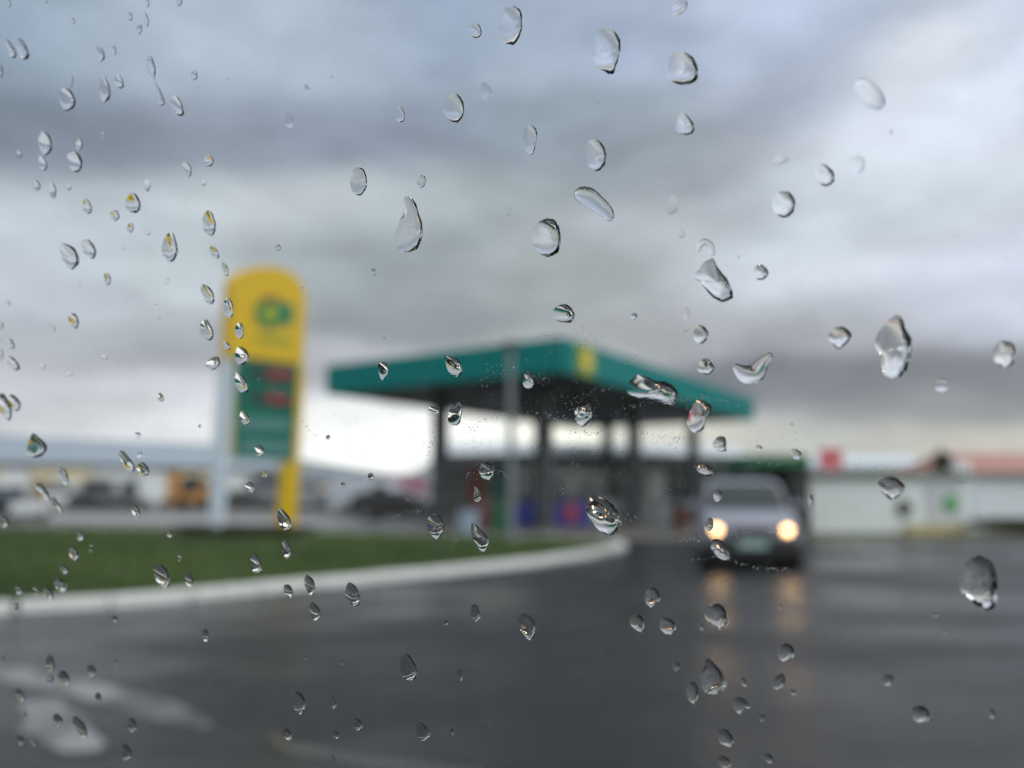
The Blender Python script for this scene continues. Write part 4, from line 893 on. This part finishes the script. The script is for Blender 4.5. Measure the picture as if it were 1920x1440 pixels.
# the other drops: x, y, width, height, lean (top to the left), 1 = faint
OVAL = """17,6,6,16,0 85,2,6,9,0 137,39,7,12,5 276,5,8,18,0 336,2,12,18,-10 243,30,9,17,5 274,37,9,27,5 261,54,11,20,-8 20,91,15,38,22 42,92,19,44,14
188,101,15,30,12 213,93,9,20,8 0,132,10,28,0 364,140,12,19,8 370,164,5,6,0,1 428,148,4,6,20 196,168,21,46,5 223,153,16,28,12 332,198,23,38,16 84,268,25,43,8
35,291,12,17,5,1 80,306,16,28,15 148,271,13,22,0 140,303,27,40,10 192,254,9,11,0,1 351,317,15,30,16 391,301,18,23,0 276,347,13,24,4,1 68,348,14,20,0 98,356,14,32,8
382,343,8,14,0,1 129,351,9,12,0,1 575,168,13,20,5,1 542,225,18,28,0,1 750,215,17,31,8 910,171,24,36,10,1 891,58,23,29,0 790,340,16,25,-5 622,144,4,4,0 1462,300,30,20,-10,1
1605,309,36,34,0,1 1670,247,8,9,0 163,387,16,29,12 215,404,17,20,8 244,427,13,18,0 276,433,14,18,10,1 249,381,27,38,0 392,419,26,45,5 318,463,30,52,0 401,472,18,26,25
130,480,32,52,16 166,466,26,40,20 201,523,13,24,5 138,601,18,30,8 422,505,12,28,15 313,527,12,16,-20,1 389,551,24,40,22 428,577,19,38,8 387,619,24,40,8 449,620,17,30,5
425,648,14,18,25 453,667,27,33,0 400,681,25,27,-15 452,718,22,42,18 97,615,12,18,15,1 20,645,14,20,20 25,682,20,30,25 195,671,11,14,0,1 79,688,12,14,0,1 130,702,11,12,0,1
293,573,8,9,0,1 299,599,8,9,0,1 2,611,8,14,0 2,665,8,20,0 148,535,9,9,0,1 14,568,10,12,0,1 230,464,8,10,0,1 521,464,11,12,0 700,510,11,13,0 951,395,17,22,10,1
720,634,6,4,20 566,539,5,5,0 1260,385,24,38,0,1 1276,437,18,20,15,1 1189,593,12,12,0 1286,588,15,22,0,1 1384,482,5,6,0 1887,484,8,8,0,1 1779,567,6,6,0,1 8,762,24,50,14
27,755,20,34,15 237,865,25,42,26 268,880,24,26,15 262,852,10,12,0,1 258,816,12,12,0,1 301,745,12,16,10 375,799,6,7,0,1 119,892,18,34,18,1 80,922,22,40,30 106,946,15,34,28
255,960,15,24,15 8,979,17,22,5 150,1005,14,20,8 319,1002,11,13,0 138,1037,18,27,14 170,1028,10,13,0,1 121,1068,16,17,10 336,1047,9,10,0,1 469,913,16,22,15 459,784,19,27,18
487,845,17,23,12 496,889,9,14,0,1 533,975,25,44,20 537,1030,18,34,8 480,1057,20,38,8 615,820,8,9,0 695,894,10,16,0 643,909,8,10,0 814,769,20,17,25 1423,839,13,9,15
1346,930,18,20,0 1329,984,17,26,-12 1484,796,6,5,0 1520,937,9,22,0 35,1106,14,20,15 67,1108,12,14,10,1 91,1113,18,26,25 113,1097,24,28,20 31,1137,10,14,0,1 304,1080,28,46,14
355,1089,15,27,10 215,1161,12,13,0 385,1191,14,24,10 94,1244,15,34,8 94,1274,14,16,0,1 120,1272,20,30,15 171,1258,16,24,10 37,1303,16,26,20 184,1308,11,20,0 45,1340,11,14,10,1
108,1350,16,26,10 150,1363,22,42,24 247,1360,17,27,8 236,1411,19,32,8 38,1388,14,20,15 63,1393,12,16,20,1 4,1235,8,16,0,1 218,1238,8,20,10,1 541,1108,18,26,15 581,1097,19,38,10
661,1115,27,44,12 590,1147,19,36,10 891,1150,20,32,6 837,1168,10,9,0 765,1252,32,52,14 862,1265,10,21,12 560,1317,26,40,8 624,1317,12,24,15 670,1358,18,24,12 624,1357,9,11,0,1
538,1377,17,21,10 629,1378,13,16,20 792,1372,26,36,14 847,1372,8,12,0 911,1362,15,28,22,1 867,1412,9,11,20,1 573,1234,5,5,0 640,1242,8,9,0,1 581,1277,7,7,0,1 625,1423,9,14,0,1
1316,1176,8,12,5 1268,1250,15,16,0 1394,1279,14,19,20 1428,1346,12,14,0 1358,1429,28,24,20 1441,1422,18,20,20 1463,1137,8,9,0 1487,1298,14,12,20 1664,1275,21,22,0 1859,1338,14,18,0
1755,1153,12,6,0 1773,1185,10,7,0 1161,963,5,5,0 1310,1013,5,5,0 963,688,4,5,0 1060,1178,4,4,0"""
drops = []
for tok in OVAL.split():
    v = [float(x) for x in tok.split(',')]; drops.append((v[0], v[1], v[2], v[3], v[4], len(v) > 5))

# labels say what each one is in front of and beside which drop
def behind(x, y):
    if y > 1040 + (1160-x)*.098 and x < 1170 or y > 1015 and x >= 1170: 
        if x < 400 and y > 1235: return 'over the pale broken patch of road'
        return 'over the wet dark road'
    if x < 1165 and y > 1002: return 'over the grass' if y < 1135-x*.09-12 or x < 60 else 'over the white kerb'
    if 418 < x < 572 and 505 < y < 690: return 'over the yellow sign head'
    if 432 < x < 560 and 690 <= y < 865: return 'over the green price board'
    if x < 620 and y > 860: return 'over the warehouse front' if x < 430 else 'between the sign legs'
    if x < 430 and y > 796: return 'over the warehouse roof'
    if 1300 < x < 1495 and y > 895: return 'over the silver car'
    if x > 1495 and y > 870: return 'over the white building'
    if 620 < x < 1415 and y > 745: return 'under the canopy'
    if 620 < x < 1400 and y > 640: return 'over the canopy'
    if x < 430 and y < 230: return 'against the blue grey upper sky'
    if x < 430 and y < 480: return 'against the dull left hand sky'
    if x < 430: return 'against the pale sky left of the sign'
    if y < 520 and x > 1400: return 'against the bright right hand sky'
    return 'against the cloudy sky'
def way(dx, dy):
    a_ = math.degrees(math.atan2(-dy, dx)) % 360
    return ['right of', 'above and right of', 'above', 'above and left of', 'left of', 'below and left of', 'below', 'below and right of'][int((a_+22.5)//45) % 8]
HUBS = {(42,92): 'the slim drop near the upper left corner', (196,168): 'the tall drop beside the stalked one', (332,198): 'the leaning drop by the two lobed one', (84,268): 'the black edged drop near the left edge',
        (249,381): 'the curved black edged drop', (318,463): 'the blackest drop left of the sign', (130,480): 'the fat leaning drop left of the sign', (392,419): 'the black edged drop above the sign',
        (389,551): 'the leaning drop touching the sign', (387,619): 'the drop left of the emblem', (453,667): 'the drop holding yellow reflections', (237,865): 'the slanted drop on the roof edge',
        (304,1080): 'the brightest drop on the grass', (533,975): 'the drop on the yellow leg', (661,1115): 'the largest drop on the kerb', (765,1252): 'the longest drop on the middle road',
        (560,1317): 'the bright footed road drop', (150,1363): 'the slanted drop on the pale patch', (247,1360): 'the bright dotted drop', (138,1037): 'the white oval drop on the grass',
        (391,301): 'the little round drop in the dull sky', (80,922): 'the slanted drop on the cream bay', (480,1057): 'the dark topped drop on the grass', (792,1372): 'the hooked drop near the bottom edge',
        (1346,930): 'the little drop on the windscreen', (138,601): 'the grey slim drop in the pale sky', (120,1272): 'the dark drop on the pale band', (8,762): 'the drop cut by the left edge'}
HUBLAB = {(42,92): 'slim tilted raindrop near the upper left corner, the larger of a tilted pair', (196,168): 'tall raindrop with dark right edge between the stalked drop and the two lobed drop',
        (332,198): 'leaning raindrop just right of the lower end of the long two lobed drop', (84,268): 'raindrop with thick black right edge, largest near the left edge of the dull sky',
        (249,381): 'raindrop with strongly curved black edge in the dull sky left of the sign', (318,463): 'tallest raindrop left of the sign with the thickest black right edge',
        (130,480): 'fat leaning raindrop, left one of a tilted pair in the pale sky', (392,419): 'raindrop with thin black arc in the sky above the left corner of the sign',
        (389,551): 'leaning raindrop in the sky just left of the yellow sign head', (387,619): 'raindrop with green fleck left of the yellow sign head, level with its emblem',
        (453,667): 'round raindrop holding yellow reflections at the lower edge of the yellow sign head', (237,865): 'slanted raindrop with bright spot at the warehouse roof edge',
        (304,1080): 'largest raindrop on the grass, dark above and bright below', (533,975): 'dark raindrop with white foot on the yellow leg of the sign',
        (661,1115): 'largest raindrop across the white kerb, dark above and white below', (765,1252): 'longest raindrop on the middle of the dark road with white foot',
        (560,1317): 'raindrop with dark arched top and round white foot on the dark road', (150,1363): 'long slanted dark raindrop with pale foot on the pale road patch',
        (247,1360): 'small raindrop with bright round dot at the end of the pale road patch', (138,1037): 'small white oval raindrop on the upper part of the grass',
        (391,301): 'little round raindrop with black rim alone in the dull sky above the sign', (80,922): 'slanted raindrop over the cream and brown warehouse bay, left of a slanted pair',
        (480,1057): 'raindrop with dark top and white foot on the grass below the sign', (792,1372): 'raindrop with black arc and tiny white foot near the bottom edge of the road',
        (1346,930): 'little round raindrop over the windscreen of the silver car', (138,601): 'grey slim raindrop alone in the pale sky low on the left',
        (120,1272): 'dark raindrop with pale foot on the pale band across the road', (8,762): 'raindrop partly cut by the left edge just above the warehouse roof'}
anchors = [(x, y, s) for x, y, s, b in ALL] + [(k[0], k[1], s) for k, s in HUBS.items()]
used = set()
def words(s): return len(s.replace('-', ' ').split())
def describe(x, y, w, h, lean, faint):
    key = (int(x), int(y))
    if key in HUBLAB: return HUBLAB[key]
    m_ = max(w, h); size = 'speck sized' if m_ < 10 else 'tiny' if m_ < 18 else 'small' if m_ < 30 else 'medium'
    shape = ('flat' if w > h*1.2 else 'round' if h < w*1.35 else ('slanted' if lean >= 14 else 'slim' if h > 1.9*w else 'oval'))
    adj = size + (' faint' if faint else '') + ' ' + shape
    near_ = sorted(anchors, key=lambda a: math.hypot(a[0]-x, a[1]-y))
    cands = []
    for ax, ay, s in near_[:6]:
        dd = math.hypot(ax-x, ay-y); far_ = 'just ' if dd < 45 else '' if dd < 110 else 'some way ' if dd < 230 else 'far '
        cands.append('%s raindrop %s, %s%s %s' % (adj, behind(x, y), far_, way(x-ax, y-ay), s))
        cands.append('%s raindrop %s%s %s' % (adj, far_, way(x-ax, y-ay), s))
    for ax, ay, s in near_[:1]:
        for bx_, by_, s2 in near_[1:5]: cands.append('%s drop between %s and %s' % (adj, s, s2))
    for c in cands:
        if c not in used and words(c) <= 16: used.add(c); return c
    return cands[1]
for (x, y, w, h, lean, faint) in drops:
    rg = random.Random(int(x*31+y)); n = 40 if max(w, h) > 26 else 26 if max(w, h) > 12 else 16
    a0 = [rg.uniform(0, 6.28) for _ in range(4)]; tp = rg.uniform(-.10, .16) if h > 14 else 0
    pts = []
    for i in range(n):
        a_ = 2*math.pi*i/n; rr = 1 + .05*math.sin(2*a_+a0[0]) + .055*math.sin(3*a_+a0[1]) + .03*math.sin(5*a_+a0[2]) + .012*math.sin(9*a_+a0[3])
        px, py = math.cos(a_)*w/2*rr, -math.sin(a_)*h/2*rr
        px *= 1 + tp*py/(h/2)                                          # fuller towards the foot
        cl_, sl_ = math.cos(R(lean)), math.sin(R(lean)); px, py = px*cl_+py*sl_*1.0, -px*sl_*.3+py*cl_ if False else py*cl_-px*sl_*.0
        pts.append((x+px, y+py))
    V, Fc, SM = [], [], []
    q_ = [on_pane(*p) for p in pts]; ang = 11 if faint else rg.uniform(49, 55) if x < 640 else rg.uniform(54, 60) if x < 1400 else rg.uniform(50, 56)
    o1 = on_pane(x, y); o2 = on_pane(x, y+h*.03); add_dome(V, Fc, SM, q_, 1.0, ang, 9 if n > 30 else 6, rg, .10, (0, 0) if faint else (o2[0]-o1[0], o2[1]-o1[1]), tx=.25 if x < 640 else .75, ty=.3)
    drop_object(V, Fc, SM, describe(x, y, w, h, lean, faint))

# ------------------------------------------------------------------ fine specks and dried trails on the glass
V, Fc, SM = [], [], []
def speck(px, py, r, hf=.35, asp=1.0, n=6):
    x, y = on_pane(px, py); k = len(V); a0 = rnd.uniform(0, 6.28)
    for i in range(n):
        a_ = a0+2*math.pi*i/n; rr = r*rnd.uniform(.65, 1.2); V.append(tuple(wpt(x+math.cos(a_)*rr*asp, y+math.sin(a_)*rr, GAP)))
    V.append(tuple(wpt(x+rnd.uniform(-.2, .2)*r, y+rnd.uniform(-.2, .2)*r, GAP+r*hf)))
    for i in range(n): Fc.append((k+i, k+(i+1) % n, k+n)); SM.append(True)
    Fc.append(tuple(range(k, k+n))[::-1]); SM.append(False)
def trail(pts, dens, spread, r0, r1):
    for (x0, y0), (x1, y1) in zip(pts, pts[1:]):
        L_ = math.hypot(x1-x0, y1-y0)
        for _ in range(int(L_*dens)):
            t = rnd.random(); speck(x0+(x1-x0)*t+rnd.gauss(0, spread), y0+(y1-y0)*t+rnd.gauss(0, spread*.6), rnd.uniform(r0, r1), asp=rnd.uniform(1, 2.2))
for pts in ([(960,640),(1010,632),(1060,636)], [(1070,650),(1100,646),(1112,640)], [(1155,672),(1170,680),(1192,670)], [(900,790),(980,770),(1060,785),(1075,790)], [(1170,765),(1230,752),(1330,745),(1395,760),(1410,770)],
            [(1050,805),(1130,815),(1210,812),(1300,825)], [(1000,840),(1100,848),(1200,845)], [(870,890),(930,880),(960,900)], [(1290,985),(1330,1002),(1400,1000),(1495,992),(1520,998)], [(1250,1015),(1330,1008)],
            [(1290,1050),(1350,1044),(1400,1062),(1440,1066),(1490,1070)], [(1400,862),(1450,870),(1525,864)], [(1520,884),(1640,884),(1720,888),(1820,905)], [(1500,1008),(1560,1016),(1640,1020),(1780,1018)],
            [(1440,985),(1500,990)], [(1640,888),(1900,880)], [(1480,935),(1512,940)], [(715,985),(760,955),(790,960)], [(880,1000),(840,1030)], [(820,780),(806,850),(808,900)], [(590,820),(530,740),(470,700)]):
    trail(pts, .40, 3.6, 1.5e-5, 7e-5)
for _ in range(1300):
    x = rnd.gauss(1080, 210); y = rnd.gauss(800, 110); speck(x, y, rnd.uniform(1.5e-5, 6e-5))
for _ in range(34):
    cx, cy = rnd.gauss(1080, 190), rnd.gauss(790, 80)
    for _ in range(14): speck(cx+rnd.gauss(0, 9), cy+rnd.gauss(0, 6), rnd.uniform(2e-5, 8e-5))
for _ in range(1100): speck(rnd.uniform(-100, 2020), rnd.uniform(-60, 1500), rnd.uniform(1.2e-5, 5e-5))
dust = drop_object(V, Fc, SM, 'fine water specks and dried streaks scattered over the window glass', 'fine_droplets', 'water specks', None); dust['kind'] = 'stuff'
